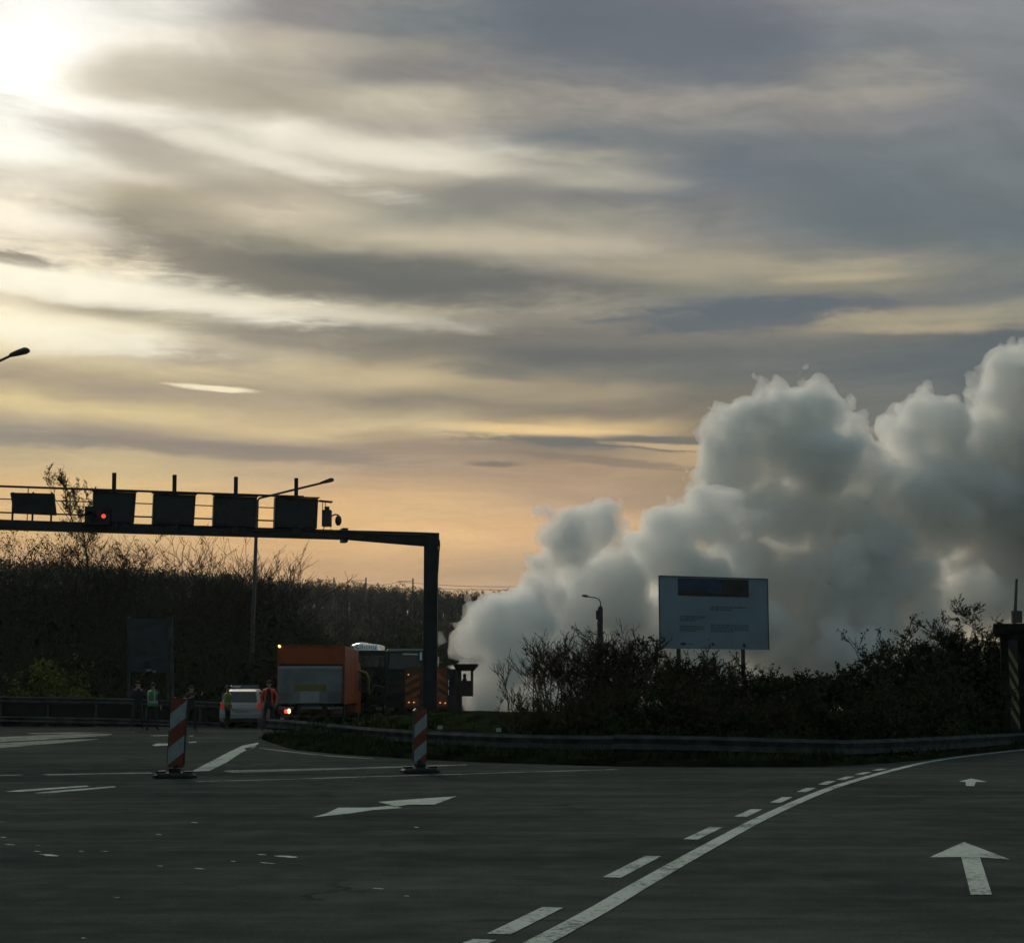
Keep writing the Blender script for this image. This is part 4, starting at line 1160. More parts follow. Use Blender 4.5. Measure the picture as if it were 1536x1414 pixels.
# make the board a true rectangle in its own plane
ux = Vector((q[1].x - q[0].x, q[1].y - q[0].y, 0)); Wd = ux.length; ux.normalize(); un = Vector((-ux.y, ux.x, 0))
Hd = ((q[0].z - q[3].z) + (q[1].z - q[2].z)) / 2
o0 = Vector((q[0].x, q[0].y, (q[0].z + q[1].z) / 2))
def bp(u, v, off=0.0): return o0 + ux * (u * Wd) - Vector((0, 0, v * Hd)) - un * off
m = MB(); m.prism([bp(0, 0), bp(1, 0), bp(1, 1), bp(0, 1)], un * 0.10); recalc(m.build('board', M['billboard'], root))
m = MB()
for a, b in (((0, 0), (1, 0)), ((1, 0), (1, 1)), ((0, 0), (0, 1))):
    m.bar(bp(*a, -0.05), bp(*b, -0.05), 0.13 if a[1] == b[1] else 0.035, 0.035 if a[1] == b[1] else 0.13)
m.build('frame', M['bb_frame'], root)
pic = (0.163, 0.02, 0.815, 0.265)
m = MB()
u0, v0, u1, v1 = pic
m.add([bp(u0, v0, .004), bp(u1, v0, .004), bp(u1, v1, .004), bp(u0, v1, .004)], [(0, 1, 2, 3)], 0)
hz = [bp(u0, 0.195, .008), bp(0.25, 0.185, .008), bp(0.36, 0.19, .008), bp(0.48, 0.212, .008), bp(0.56, 0.222, .008), bp(u1, 0.23, .008), bp(u1, v1, .008), bp(u0, v1, .008)]
m.poly(hz, 1)
m.poly([bp(0.60, v0 + .004, .012), bp(u1, v0 + .004, .012), bp(u1, v1 - .002, .012), bp(0.545, v1 - .002, .012), bp(0.57, 0.15, .012), bp(0.582, 0.08, .012)], 2)
m.build('printed_picture', [M['bb_sky'], M['bb_dark'], M['bb_dark2']], root)
rnd = random.Random(6)
def text_block(u0, v0, u1, rows, rh):
    m = MB()
    for r_ in range(rows):
        v = v0 + r_ * rh * 1.55; u = u0
        end = u1 if r_ < rows - 1 else u0 + (u1 - u0) * rnd.uniform(0.5, 0.9)
        while u < end:
            L = rnd.uniform(0.012, 0.045); L = min(L, end - u)
            m.add([bp(u, v, .004), bp(u + L, v, .004), bp(u + L, v + rh, .004), bp(u, v + rh, .004)], [(0, 1, 2, 3)]); u += L + 0.008
    m.build('printed_text', M['bb_text'], root)
text_block(0.455, 0.405, 0.795, 2, 0.022)
text_block(0.175, 0.545, 0.41, 3, 0.017)
text_block(0.175, 0.68, 0.40, 4, 0.014)
text_block(0.455, 0.655, 0.81, 5, 0.015)
m = MB()
for (u, v, a, b) in ((0.205, 0.935, 0.028, 0.022), (0.475, 0.935, 0.016, 0.022), (0.765, 0.945, 0.016, 0.028)):
    m.poly([bp(u + a * math.cos(2 * math.pi * i / 12), v + b * math.sin(2 * math.pi * i / 12), .004) for i in range(12)])
m.poly([bp(0.236, 0.932, .004), bp(0.30, 0.936, .004), bp(0.30, 0.942, .004), bp(0.236, 0.94, .004)])
m.build('printed_logos', M['bb_logo'], root)
for x in (1019, 1115.5):
    u = (x - 989) / 163
    t = bp(u, 0.5, -0.17)
    m = MB(); m.box((t.x, t.y, t.z / 2 - 0.05), (0.13, 0.10, t.z + 0.1)); m.build('post', M['old_steel'], root)
m = MB(); m.bar(bp(0.15, 1.9, -0.17), bp(0.82, 1.9, -0.17), 0.05, 0.05); m.build('cross_bar', M['old_steel'], root)

# ------------------------------------------------------------------ blue direction sign (left)
D = 80; c = P(222, 1080, D); c.z = 0
root = empty('direction_sign', c, 0, 'large dark blue direction sign on four thin braced posts behind the left barrier', 'road sign')
def dp(x, y, o=0): return P(x, y, D - o) - c
m = MB(); m.prism([dp(192, 927), dp(252, 928), dp(251, 1008), dp(191, 1007)], (0, 0.06, 0)); recalc(m.build('sign_face', M['board_blue'], root))
m = MB()
for k, (x, y, L) in enumerate(((219, 1003, 8), (229, 1005, 5))):
    m.prism([dp(x, y, .02), dp(x + L, y, .02), dp(x + L, y + 3.5, .02), dp(x, y + 3.5, .02)], (0, 0.012, 0))
m.build('plate', M['light_panel2'] if 'light_panel2' in M else M['tail_lift'], root)
for xa, xb in ((192.5, 192), (251, 252), (256, 259)):
    m = MB(); a = dp(xa, 924); b = dp(xb, 1080); m.bar(Vector((a.x, 0.14, a.z)), Vector((b.x, 0.14, -0.1)), 0.12, 0.12); m.build('post', M['old_steel'], root)
for xa, xb in ((191, 183), (253, 246)):
    m = MB(); a = dp(xa, 990); b = dp(xb, 1078); m.bar(Vector((a.x, 0.30, a.z)), Vector((b.x, 0.9, -0.1)), 0.07, 0.07); m.build('brace', M['old_steel'], root)
# thin steel mast near the car
# ------------------------------------------------------------------ railway masts on the ridge
labs = ['faintest railway mast on the ridge, above the left end of the orange truck', 'second railway mast from the left on the ridge', 'third railway mast from the left on the ridge', 'rightmost railway mast on the ridge, just left of the gantry post']
mr = []
for k, (x, yt, yb, D) in enumerate(((436, 868, 915, 335), (501, 866, 918, 335), (549, 866, 920, 335), (619.5, 867, 922, 335))):
    a = P(x, yt, D); z0 = hill_h(a.x, D)
    root = empty('railway_mast', (a.x, D, z0), 0, labs[k], 'railway mast', 'catenary masts on the ridge')
    h = a.z - z0
    m = MB(); m.tube([(0, 0, -0.3), (0, 0, h)], [0.17, 0.13], 8); m.build('pole', M['pole'], root)
    m = MB(); m.tube([(0, 0, h * 0.93), (-3.0, 0, h * 0.93)], 0.05, 5); m.tube([(0, 0, h * 0.70), (-2.8, 0, h * 0.92)], 0.05, 5); m.build('bracket', M['pole'], root)
    mr.append((a.x - 2.6, a.z - h * 0.08))
m = MB()
ext = [(-110, mr[0][1] + 0.8)] + mr + [(12, mr[-1][1] - 0.5)]
for (xa, za), (xb, zb_) in zip(ext, ext[1:]):
    for dz in (0, -1.3):
        m.tube([(xa + (xb - xa) * t, 335, za + (zb_ - za) * t + dz - (0.7 * 4 * t * (1 - t) if dz == 0 else 0)) for t in [i / 8 for i in range(9)]], 0.035, 4)
tag(m.build('overhead_wire', M['pole']), 'thin overhead railway wires strung along the masts on the ridge', 'overhead wire')

# ------------------------------------------------------------------ striped black portal at the right edge
D = 43.5; c = P(1503, 1100, D); c.z = 0
root = empty('striped_portal', c, -R(16.5), 'black portal block with pale diagonal hazard stripes and flat cap at right edge', 'portal')
def sp_(x, y, o=0): return P(x, y, D - o) - c
top = sp_(1503, 936).z
m = MB(); m.box((2.1, 1.5, (top - 0.2) / 2), (4.15, 3.0, top - 0.2)); m.build('body', M['conc_dark'], root, bevel=0.02)
m = MB(); m.box((2.1, 1.5, top - 0.11), (4.45, 3.3, 0.24)); m.build('cap', M['conc_dark'], root, bevel=0.02)
m = MB(); b0 = sp_(1512, 960, 0.05); b1 = sp_(1531, 1100, 0.05)
m.prism([(b0.x, -0.06, b1.z), (b1.x, -0.06, b1.z), (b1.x, -0.06, b0.z), (b0.x, -0.06, b0.z)], (0, 0.058, 0)); recalc(m.build('board', M['black'], root))
m = MB(); w = b1.x - b0.x
for k in range(-1, 8):
    zt_ = b0.z - 0.18 - k * 0.36
    pl = [(b0.x + 0.01, zt_), (b1.x - 0.01, zt_ - 0.42), (b1.x - 0.01, zt_ - 0.60), (b0.x + 0.01, zt_ - 0.18)]
    if pl[0][1] > b0.z or pl[2][1] < b1.z: 
        continue
    m.add([(x, -0.066, z) for x, z in pl], [(3, 2, 1, 0)])
m.build('hazard_stripes', M['chev_y'], root)
m = MB(); m.box((1.2, -0.10, top * 0.40), (0.95, 0.18, top * 0.80)); m.build('inner_door', M['black'], root)
# tall mast in the smoke behind it
D = 72; c = P(1525, 1060, D); c.z = 0
root = empty('mast', c, 0, 'faint thin mast rising behind the striped black portal into the smoke', 'mast')
t = P(1525, 868, D) - c
m = MB(); m.tube([(0, 0, 0), (0, 0, t.z * 0.6), t], [0.12, 0.09, 0.05], 8); m.build('pole', M['pole'], root)
m = MB(); q = P(1525, 925, D) - c; m.box(q, (0.4, 0.2, 0.5)); m.build('equipment_box', M['pole'], root)
# ------------------------------------------------------------------ vehicles
def wheel(parent, c, r, w, axis='X'):
    m = MB(); x, y, z = c
    m.tube([(x - w / 2, y, z), (x - w / 2 + 0.02, y, z), (x + w / 2 - 0.02, y, z), (x + w / 2, y, z)], [r * 0.93, r, r, r * 0.93], 24)
    t = m.build('tyre', M['rubber'], parent)
    m = MB(); m.tube([(x - w / 2 - 0.006, y, z), (x + w / 2 + 0.006, y, z)], r * 0.6, 16)
    for k in range(5):
        a = 2 * math.pi * k / 5
        m.box((x, y + math.cos(a) * r * 0.32, z + math.sin(a) * r * 0.32), (w + 0.03, 0.05, 0.05), 0)
    m.build('rim', M['old_steel'], t)
    return t
def car():
    D = 68.5; c = P(361, 1090, D); c.z = 0
    root = empty('police_car', c, R(3), 'white hatchback seen from behind with a roof light bar and red tail lamps', 'car')
    def ring(y, w, zr, wr, zb=0.22, zbelt=0.92):
        zbelt = min(zbelt, zr - 0.02)
        pts = [(-w * .9, zb), (-w, .36), (-w, .68), (-w * .97, zbelt), (-wr, max(zr - .07, zbelt + .005)), (-wr * .86, zr), (wr * .86, zr), (wr, max(zr - .07, zbelt + .005)), (w * .97, zbelt), (w, .68), (w, .36), (w * .9, zb)]
        return [(x, y, z) for x, z in pts]
    m = MB()
    m.loft([ring(0.0, .78, .80, .70, .30), ring(0.05, .83, .95, .76), ring(0.12, .84, 1.0, .76), ring(0.45, .85, 1.42, .62), ring(0.75, .86, 1.49, .63), ring(1.6, .87, 1.52, .64), ring(2.3, .87, 1.46, .62), ring(3.1, .86, 1.0, .74), ring(3.8, .82, .86, .70), ring(4.05, .76, .72, .62, .28)])
    recalc(m.build('body', M['car_white'], root, smooth=False, bevel=0.02))
    m = MB(); m.prism([(-.60, 0.105, 1.02), (.60, 0.105, 1.02), (.52, .415, 1.385), (-.52, .415, 1.385)], (0, -0.022, 0.018)); recalc(m.build('rear_window', M['glass'], root))
    for s in (-1, 1):
        m = MB(); m.prism([(s * .835, .55, 1.0), (s * .835, 2.75, 1.0), (s * .655, 2.2, 1.38), (s * .64, .68, 1.40)], (s * 0.02, 0, 0.004)); recalc(m.build('side_window', M['glass'], root))
        m = MB(); m.prism([(s * .60, -0.012, .74), (s * .80, 0.035, .74), (s * .815, 0.05, .98), (s * .66, 0.03, 1.0)], (0, -0.03, 0)); recalc(m.build('tail_light', M['tail_red'], root, bevel=0.01))
        m = MB(); m.box((s * .95, 2.55, 1.0), (.16, .08, .13)); m.build('wing_mirror', M['car_white'], root, bevel=0.02)
        wheel(root, (s * .76, .72, .30), .30, .19); wheel(root, (s * .76, 3.25, .30), .30, .19)
    m = MB(); m.box((0, -0.03, .46), (1.58, .16, .22)); m.build('rear_bumper', M['bumper'], root, bevel=0.04)
    m = MB(); m.box((0, -0.02, .74), (1.04, .03, .03)); m.build('trim_strip', M['chrome'], root)
    m = MB(); m.box((0, -0.028, .66), (.50, .02, .11)); m.build('number_plate', M['light_panel'], root)
    m = MB(); m.box((0, -0.10, .31), (1.3, .08, .12)); m.build('diffuser', M['black'], root)
    lb = MB(); lb.box((0, 1.35, 1.60), (1.1, .28, .11)); lb = lb.build('light_bar', M['bar_lens'], root, bevel=0.03)
    m = MB(); m.box((-.32, 1.2, 1.61), (.34, .05, .05)); m.build('lens_strip', M['chrome'], lb)
    m = MB(); m.box((-.45, 1.35, 1.54), (.06, .2, .06)); m.box((.45, 1.35, 1.54), (.06, .2, .06)); m.build('foot', M['black'], lb)
M['bumper'] = mat('grey_blue_bumper', (0.30, 0.38, 0.42), 0.45, var=0.1)
M['bar_lens'] = mat('light_bar_lens', (0.06, 0.10, 0.14), 0.2)
car()

def orange_truck():
    D = 64.5
    xl = P(415.5, 1090, D).x; xr = P(514.5, 1090, D).x
    w = xr - xl; cx = (xl + xr) / 2
    root = empty('orange_truck', (cx, D, 0), 0, 'orange box truck seen from behind with a grey tail-lift and lit amber lamp', 'truck')
    def z(y): return P(460, y, D).z
    zt, zb = z(968), z(1056)
    L = 6.2
    m = MB(); m.box((0, L / 2 + 0.02, (zt + zb) / 2), (w, L, zt - zb)); m.build('box_body', M['orange'], root, bevel=0.03)
    # corner posts and roof rail
    m = MB()
    for s in (-1, 1): m.box((s * (w / 2 + 0.004), 0.03, (zt + zb) / 2), (0.07, 0.09, zt - zb + 0.02))
    m.box((0, 0.03, zt + 0.01), (w, 0.09, 0.06)); m.build('corner_trim', M['orange_dirty'], root)
    zl, zl0 = z(998.5), z(1055)
    m = MB(); m.box((-0.02, -0.05, (zl + zl0) / 2), (w - 0.06, 0.09, zl - zl0)); tl = m.build('tail_lift', M['tail_lift'], root, bevel=0.015)
    m = MB(); m.box((0, -0.10, zl - 0.06), (w - 0.1, 0.02, 0.10)); m.build('top_edge', M['light_panel'], tl)
    m = MB(); m.box((-0.0, -0.10, z(1031.5)), (1.16, 0.02, 0.25)); m.build('ochre_strip', M['ochre'], tl)
    m = MB(); m.box((-0.02, -0.105, z(1045)), (0.72, 0.02, 0.42)); m.build('pale_plate', M['light_panel'], tl)
    for x, ww in ((-0.95, 0.5), (0.92, 0.5)):
        m = MB(); m.box((x, -0.10, z(1046)), (ww, 0.02, 0.42)); m.build('side_plate', M['tail_lift2'], tl)
    m = MB(); m.box((0.0, -0.02, z(1000) + 0.08), (w - 0.1, 0.05, 0.06)); m.build('dark_gap_strip', M['rubber'], root)  # dark strip across the body just above the tail-lift
    # chassis and bumper
    m = MB(); m.box((0, L / 2, zb - 0.12), (0.9, L, 0.22)); m.build('chassis', M['black'], root)
    for x, ww in ((-0.88, 0.55), (0.05, 0.75), (0.92, 0.56)):
        m = MB(); m.box((x, -0.06, z(1061.5)), (ww, 0.12, 0.10)); m.build('bumper_bar', M['tail_lift2'], root, bevel=0.01)
    m = MB(); m.box((0, 0.25, z(1074)), (w * 0.9, 0.1, 0.08)); m.build('underrun_bar', M['old_steel'], root)
    for s in (-1, 1):
        m = MB(); m.box((s * 1.0, -0.03, z(1066)), (0.34, 0.09, 0.16)); h = m.build('lamp_cluster', M['tail_dim'], root, bevel=0.01)
    p = P(434, 1066, D) - root.location
    m = MB(); m.ell((p.x, -0.10, p.z), (0.06, 0.05, 0.10)); m.build('lit_tail_lamp', M['lamp_on'], root, smooth=True)
    m = MB(); m.ell((p.x - 0.12, -0.09, p.z), (0.06, 0.04, 0.10)); m.build('red_tail_lamp', M['lamp_red_on'], root, smooth=True)
    p = P(419, 969, D) - root.location
    bc = MB(); bc.tube([(p.x, 0.12, zt + 0.02), (p.x, 0.12, zt + 0.06)], 0.07, 10); bc = bc.build('beacon_base', M['black'], root)
    m = MB(); m.ell((p.x, 0.02, zt - 0.02), (0.06, 0.06, 0.06)); m.build('amber_lamp', M['lamp_on'], root, smooth=True)
    # side: panel ribs
    m = MB()
    for k in range(1, 8): m.box((w / 2 + 0.012, L * k / 8, (zt + zb) / 2), (0.008, 0.04, zt - zb - 0.1))
    m.build('side_rib', M['orange'], root)
    # cab
    cab = MB()
    prof = [(L + 0.12, 0.55), (L + 2.0, 0.55), (L + 2.08, 1.3), (L + 1.8, 2.45), (L + 1.5, 2.62), (L + 0.12, 2.62)]
    cab.prism([(-1.15, y, zz) for y, zz in prof], (2.3, 0, 0)); recalc(cab.build('cab', M['orange'], root, bevel=0.05))
    for s in (-1, 1):
        m = MB(); m.prism([(s * 1.152, L + 0.5, 1.5), (s * 1.152, L + 1.75, 1.45), (s * 1.152, L + 1.6, 2.25), (s * 1.152, L + 0.5, 2.25)], (s * 0.012, 0, 0)); recalc(m.build('cab_window', M['glass'], root))
        m = MB(); m.bar((s * 1.15, L + 1.9, 2.2), (s * 1.50, L + 1.95, 2.2), 0.03); m.box((s * 1.5, L + 1.95, 1.95), (0.2, 0.1, 0.55)); m.build('wing_mirror', M['black'], root)
        for y in (1.25, L + 1.15): wheel(root, (s * 0.98, y, 0.46), 0.46, 0.30)
        m = MB(); rg = []
        for k in range(9):
            a = math.pi * k / 8
            rg.append([(s * 0.98 + dx, 1.25 + math.cos(a) * r_, 0.46 + math.sin(a) * r_) for dx, r_ in ((-0.2, 0.52), (0.2, 0.52), (0.2, 0.56), (-0.2, 0.56))])
        m.loft(rg); recalc(m.build('mudguard', M['black'], root))
    # spare gear beside the box, pale curved tank visible past the right edge
    m = MB(); m.tube([(w / 2 + 0.05, L - 0.6, z(1003)), (w / 2 + 0.35, L - 0.55, z(1006)), (w / 2 + 0.45, L - 0.5, z(1016)), (w / 2 + 0.45, L - 0.5, z(1040))], 0.07, 8); m.build('exhaust_stack', M['ochre'], root, smooth=True)
M['tail_lift2'] = mat('grey_tail_lift_plate', (0.13, 0.15, 0.16), 0.5, 0.2, var=0.2, vscale=1.4)
M['tail_dim'] = mat('dull_tail_lens', (0.12, 0.02, 0.015), 0.3)
orange_truck()

def silver_lorry():
    D = 84; s = 2600 / D
    c = P(541, 1085, D); c.z = 0
    root = empty('lorry', c, R(-8), 'dark lorry with a bright ribbed silver roof behind the orange truck', 'lorry', 'dark lorries stopped behind the orange truck')
    def z(y): return P(541, y, D).z
    def X(px): return (px - 541) / s
    w = 1.25; zr = z(975)
    prof = [(0.0, 0.5), (0.0, zr - 0.5), (0.15, zr), (2.3, zr), (2.3, 0.5)]
    m = MB(); m.prism([(-w, y, zz) for y, zz in prof], (2 * w, 0, 0)); recalc(m.build('cab', M['dark_body'], root, bevel=0.06))
    m = MB()
    # rounded air deflector roof in ribbed bright metal
    rings = []
    for t in range(9):
        x = X(521) + (X(563) - X(521)) * t / 8
        hh = (z(962) - zr) * (math.sin(math.pi * (0.12 + 0.76 * t / 8)) ** 0.4) * (1.0 if t < 4 else 0.86)
        rings.append([(x, 0.2, zr - 0.25), (x, 0.35, zr + hh * 0.7), (x, 0.8, zr + hh), (x, 2.0, zr + hh), (x, 2.2, zr - 0.25)])
    m.loft(rings); rf = recalc(m.build('roof_deflector', M['silver'], root, smooth=True))
    m = MB()
    for t in range(12):
        x = X(523) + (X(561) - X(523)) * t / 11; m.box((x, 0.36, zr + 0.12), (0.03, 0.12, 0.28))
    m.build('roof_rib', M['tail_lift'], rf)
    m = MB(); m.prism([(-w * .9, -0.01, z(1000)), (w * .9, -0.01, z(1000)), (w * .9, -0.01, z(983)), (-w * .9, -0.01, z(983))], (0, -0.02, 0)); recalc(m.build('windscreen', M['glass'], root))
    m = MB(); m.box((w * 0.72, -0.06, z(991)), (0.10, 0.05, 0.20), 0, ry=0.6); m.build('wing_mirror', M['chrome'], root)
    m = MB(); m.box((0, 2.4 + 3.4, (0.9 + zr - 0.2) / 2 + .3), (2.45, 6.6, zr - 1.3)); m.build('box_body', M['dark_body'], root, bevel=0.04)
    m = MB(); m.box((0, -0.08, 0.62), (2.4, 0.3, 0.36)); m.build('bumper', M['dark_body'], root, bevel=0.04)
    for sx in (-1, 1):
        m = MB(); m.box((sx * 0.95, -0.25, 0.65), (0.3, 0.05, 0.16)); m.build('headlight', M['glass'], root, bevel=0.01)
        for y in (1.1, 6.8): wheel(root, (sx * 1.05, y, 0.48), 0.48, 0.3)
silver_lorry()

def teal_lorry():
    D = 76; s = 2600 / D
    c = P(606, 1082, D); c.z = 0
    root = empty('lorry', c, 0, 'dark teal lorry facing the camera left of the gantry post, windscreen brightly trimmed', 'lorry', 'dark lorries stopped behind the orange truck')
    def z(y): return P(606, y, D).z
    def X(px): return (px - 606) / s
    x0, x1 = X(578), X(634)
    zr = z(972)
    m = MB(); m.prism([(x0, 0.0, 0.5), (x0, 0.0, z(1000)), (x0, 0.35, zr - .1), (x0, 0.6, zr), (x0, 2.2, zr), (x0, 2.2, 0.5)], (x1 - x0, 0, 0)); recalc(m.build('cab', M['teal_dark'], root, bevel=0.05))
    m = MB(); m.prism([(x0 + .12, -0.005, z(1003)), (x1 - .1, -0.005, z(1003)), (x1 - .16, 0.24, z(980)), (x0 + .18, 0.24, z(980))], (0, -0.03, 0)); recalc(m.build('windscreen', M['glass'], root))
    m = MB(); m.bar((x0 + 0.05, 0.18, z(975)), (x1 - 0.05, 0.18, z(974)), 0.10, 0.05); m.build('sun_visor', M['light_panel'], root)
    m = MB(); m.bar((X(603), 0.16, z(980.5)), (X(626), 0.16, z(981)), 0.04, 0.07); m.bar((X(630), 0.16, z(978)), (X(630.5), 0.05, z(990)), 0.09, 0.04); m.build('windscreen_trim', M['silver_teal'], root)
    m = MB(); m.box(((x0 + x1) / 2, -0.03, z(1030)), (x1 - x0 - 0.5, 0.05, 0.5)); m.build('grille', M['black'], root)
    m = MB(); m.box(((x0 + x1) / 2, -0.08, 0.6), (x1 - x0, 0.25, 0.35)); m.build('bumper', M['dark_body'], root, bevel=0.03)
    for sx, xx in ((-1, x0 + .25), (1, x1 - .25)):
        m = MB(); m.box((xx, -0.2, 0.68), (0.3, 0.05, 0.15)); m.build('headlight', M['glass'], root, bevel=0.01)
        m = MB(); m.bar((x0 if sx < 0 else x1, 0.2, z(985)), ((x0 if sx < 0 else x1) + sx * 0.25, 0.1, z(985)), 0.03); m.box(((x0 if sx < 0 else x1) + sx * 0.25, 0.1, z(992)), (0.16, 0.08, 0.4)); m.build('wing_mirror', M['black'], root)
        for y in (1.0, 6.0): wheel(root, (xx, y, 0.46), 0.46, 0.28)
    m = MB(); m.box(((x0 + x1) / 2, 5.0, 1.75), (x1 - x0 - .05, 5.4, 2.0)); m.build('load_bed', M['dark_body'], root, bevel=0.03)
    m = MB(); m.tube([(x0 - 0.05, -0.1, z(1030)), (x0 - 0.45, -0.1, z(1028)), (x0 - 0.6, -0.1, z(1040))], 0.05, 6); m.build('hose', M['black'], root)
M['teal_dark'] = mat('dark_teal_paint', (0.010, 0.024, 0.026), 0.55, spec=0.2, var=0.2)
M['silver_teal'] = mat('bright_trim', (0.55, 0.72, 0.70), 0.25, 0.7)
teal_lorry()

def works_truck():
    D = 70; s = 2600 / D
    c = P(640, 1080, D); c.z = 0
    root = empty('works_truck', c, 0, 'orange and dark works truck with hazard stripes, red lamp and raised cabin beside the smoke', 'works truck')
    def z(y): return P(640, y, D).z
    def X(px): return (px - 640) / s
    x0, x1 = X(607), X(672)
    m = MB(); m.box(((x0 + x1) / 2, 2.5, (z(1000) + 0.7) / 2), (x1 - x0 - 0.04, 4.9, z(1000) - 0.7)); m.build('body', M['orange_dirty'], root, bevel=0.03)
    # rear board with orange/dark chevrons
    zt, zb = z(1000), z(1062)
    m = MB(); m.box(((x0 + x1) / 2, -0.02, (zt + zb) / 2), (x1 - x0, 0.06, zt - zb)); m.build('rear_board', M['board_brown'], root)
    for side in (0, 1):
        m = MB()
        xa, xb = (x0 + 0.02, X(630)) if side == 0 else (X(652), x1 - 0.02)
        k = 0; zz = zb - 0.4
        while zz < zt - 0.1:
            za, zc = zz, zz + 0.34
            pl = [(xa, za), (xb, za + 0.3), (xb, za + 0.3 + 0.17), (xa, za + 0.17)]
            if side: pl = [(xb, za), (xa, za + 0.3), (xa, za + 0.47), (xb, za + 0.17)]
            if min(p[1] for p in pl) > zb and max(p[1] for p in pl) < zt: m.add([(x, -0.056, q) for x, q in pl], [(0, 1, 2, 3)])
            zz += 0.34
        m.build('hazard_stripes', M['orange_dim'], root)
    m = MB(); m.box((X(662), -0.07, z(1051)), (X(672) - X(652), 0.03, 0.42)); m.build('lower_panel', M['orange_dim'], root); m = MB(); m.box((X(619), -0.07, z(1053)), (X(629) - X(609), 0.03, 0.3)); m.build('lower_panel', M['orange_dim'], root)
    for px, py in ((613.5, 1053), (621, 1053), (660, 1053.5), (667.5, 1054)):
        m = MB(); m.ell((X(px), -0.10, z(py)), (0.035, 0.03, 0.03), nu=8, nv=5); m.build('marker_lamp', M['lamp_small'], root)
    m = MB(); m.ell((X(651), -0.14, z(1005.5)), (0.12, 0.08, 0.09)); m.build('red_beacon', M['lamp_red_on2'], root, smooth=True)
    m = MB(); m.ell((X(650.7), -0.21, z(1008.5)), (0.04, 0.03, 0.04)); m.build('beacon_core', M['lamp_white_on'], root, smooth=True)
    m = MB(); m.box((X(648), -0.08, z(1001)), (0.5, 0.06, 0.1)); m.build('beacon_bracket', M['black'], root)
    m = MB(); m.box((X(612.5), -0.08, z(1011.5)), (0.05, 0.03, 0.05)); m.build('reflector', M['lamp_small'], root)  # unlit part; its glint is put in as the marker material's emission
    # mast between body and cabin, with pale grab rails
    m = MB(); m.box((X(677), 0.5, (z(1003) + 0.5) / 2), (X(684) - X(671), 1.2, z(1003) - 0.5)); m.build('lift_frame', M['dark_brown'], root)
    for y0, y1 in ((1019.5, 1029), (1034, 1042)):
        m = MB(); m.tube([(X(672.2), -0.14, z(y0)), (X(672.4), -0.14, z(y1))], 0.03, 8); m.build('grab_rail', M['silver'], root)
    # operator cabin with flared roof; window open to the smoke behind
    xa, xb = X(684), X(708); z1, z0_ = z(1005), z(1044); zw1, zw0 = z(1007), z(1020.5)
    xw0, xw1 = X(690), X(705)
    m = MB(); cy_ = 0.7; dp_ = 1.3
    m.box(((xa + xb) / 2, cy_, (zw0 + z0_) / 2), (xb - xa, dp_, zw0 - z0_))
    for xx in (xa + (xw0 - xa) / 2,): m.box((xx, cy_ - dp_ / 2 + 0.05, (z1 + zw0) / 2 + 0.002), (xw0 - xa, 0.1, z1 - zw0))
    m.box(((xw1 + xb) / 2, cy_ - dp_ / 2 + 0.05, (z1 + zw0) / 2 + 0.002), (xb - xw1, 0.1, z1 - zw0))
    m.box((xa + (xw0 - xa) / 2, cy_ + dp_ / 2 - 0.05, (z1 + zw0) / 2 + 0.002), (xw0 - xa, 0.1, z1 - zw0))
    m.box(((xw1 + xb) / 2, cy_ + dp_ / 2 - 0.05, (z1 + zw0) / 2 + 0.002), (xb - xw1, 0.1, z1 - zw0))
    cabn = m.build('cabin', M['dark_brown'], root)
    m = MB(); zr0, zr1 = z(1005.2), z(995.5)
    m.loft([[(xa - 0.02, 0.0, zr0), (xb + 0.02, 0.0, zr0), (xb + 0.02, 1.4, zr0), (xa - 0.02, 1.4, zr0)], [(X(679.5), -0.25, zr1 - 0.05), (X(715.5), -0.25, zr1 - 0.05), (X(715.5), 1.6, zr1 - 0.05), (X(679.5), 1.6, zr1 - 0.05)],
            [(X(679.5), -0.25, zr1), (X(715.5), -0.25, zr1), (X(715.5), 1.6, zr1), (X(679.5), 1.6, zr1)]])
    recalc(m.build('roof', M['dark_brown'], cabn))
    m = MB(); p = (X(695.5), 0.55, z(1013)); m.ell(p, (0.07, 0.08, 0.10)); m.tube([(p[0], p[1], p[2] - .05), (p[0], p[1], z(1022))], [0.05, 0.12], 8); m.build('headrest', M['black'], cabn, smooth=True)
    m = MB(); m.box((X(686), 0.6, (z(1044) + 0.4) / 2), (X(691) - X(680), 0.9, z(1044) - 0.4)); m.build('lift_leg', M['dark_brown'], root)
    m = MB(); m.box((0, 2.6, 0.62), (0.9, 5.4, 0.2)); m.build('chassis', M['black'], root)
    m = MB(); m.prism([(x0 + .02, 5.1, 0.6), (x0 + .02, 6.9, 0.6), (x0 + .02, 6.9, 1.6), (x0 + .02, 6.6, z(1005)), (x0 + .02, 5.1, z(1005))], (x1 - x0 - .04, 0, 0)); recalc(m.build('driver_cab', M['orange_dirty'], root, bevel=0.05))
    for xx in (x0 + 0.22, x1 - 0.22):
        for y in (1.2, 6.0): wheel(root, (xx, y, 0.45), 0.45, 0.28)
M['board_brown'] = mat('brown_rear_board', (0.085, 0.040, 0.016), 0.6, var=0.3, vscale=3)
M['dark_brown'] = mat('dark_brown_steel', (0.022, 0.015, 0.013), 0.6, var=0.3, vscale=2)
M['orange_dim'] = mat('orange_hazard_stripe', (0.30, 0.085, 0.018), 0.6, var=0.25, vscale=4)
M['lamp_small'] = mat('small_amber_marker', (0.8, 0.4, 0.2), 0.3, emit=(1, 0.45, 0.2), estr=0.7)
M['lamp_red_on2'] = mat('lit_red_beacon', (0.9, 0.1, 0.1), 0.3, emit=(1, 0.10, 0.10), estr=2.2)
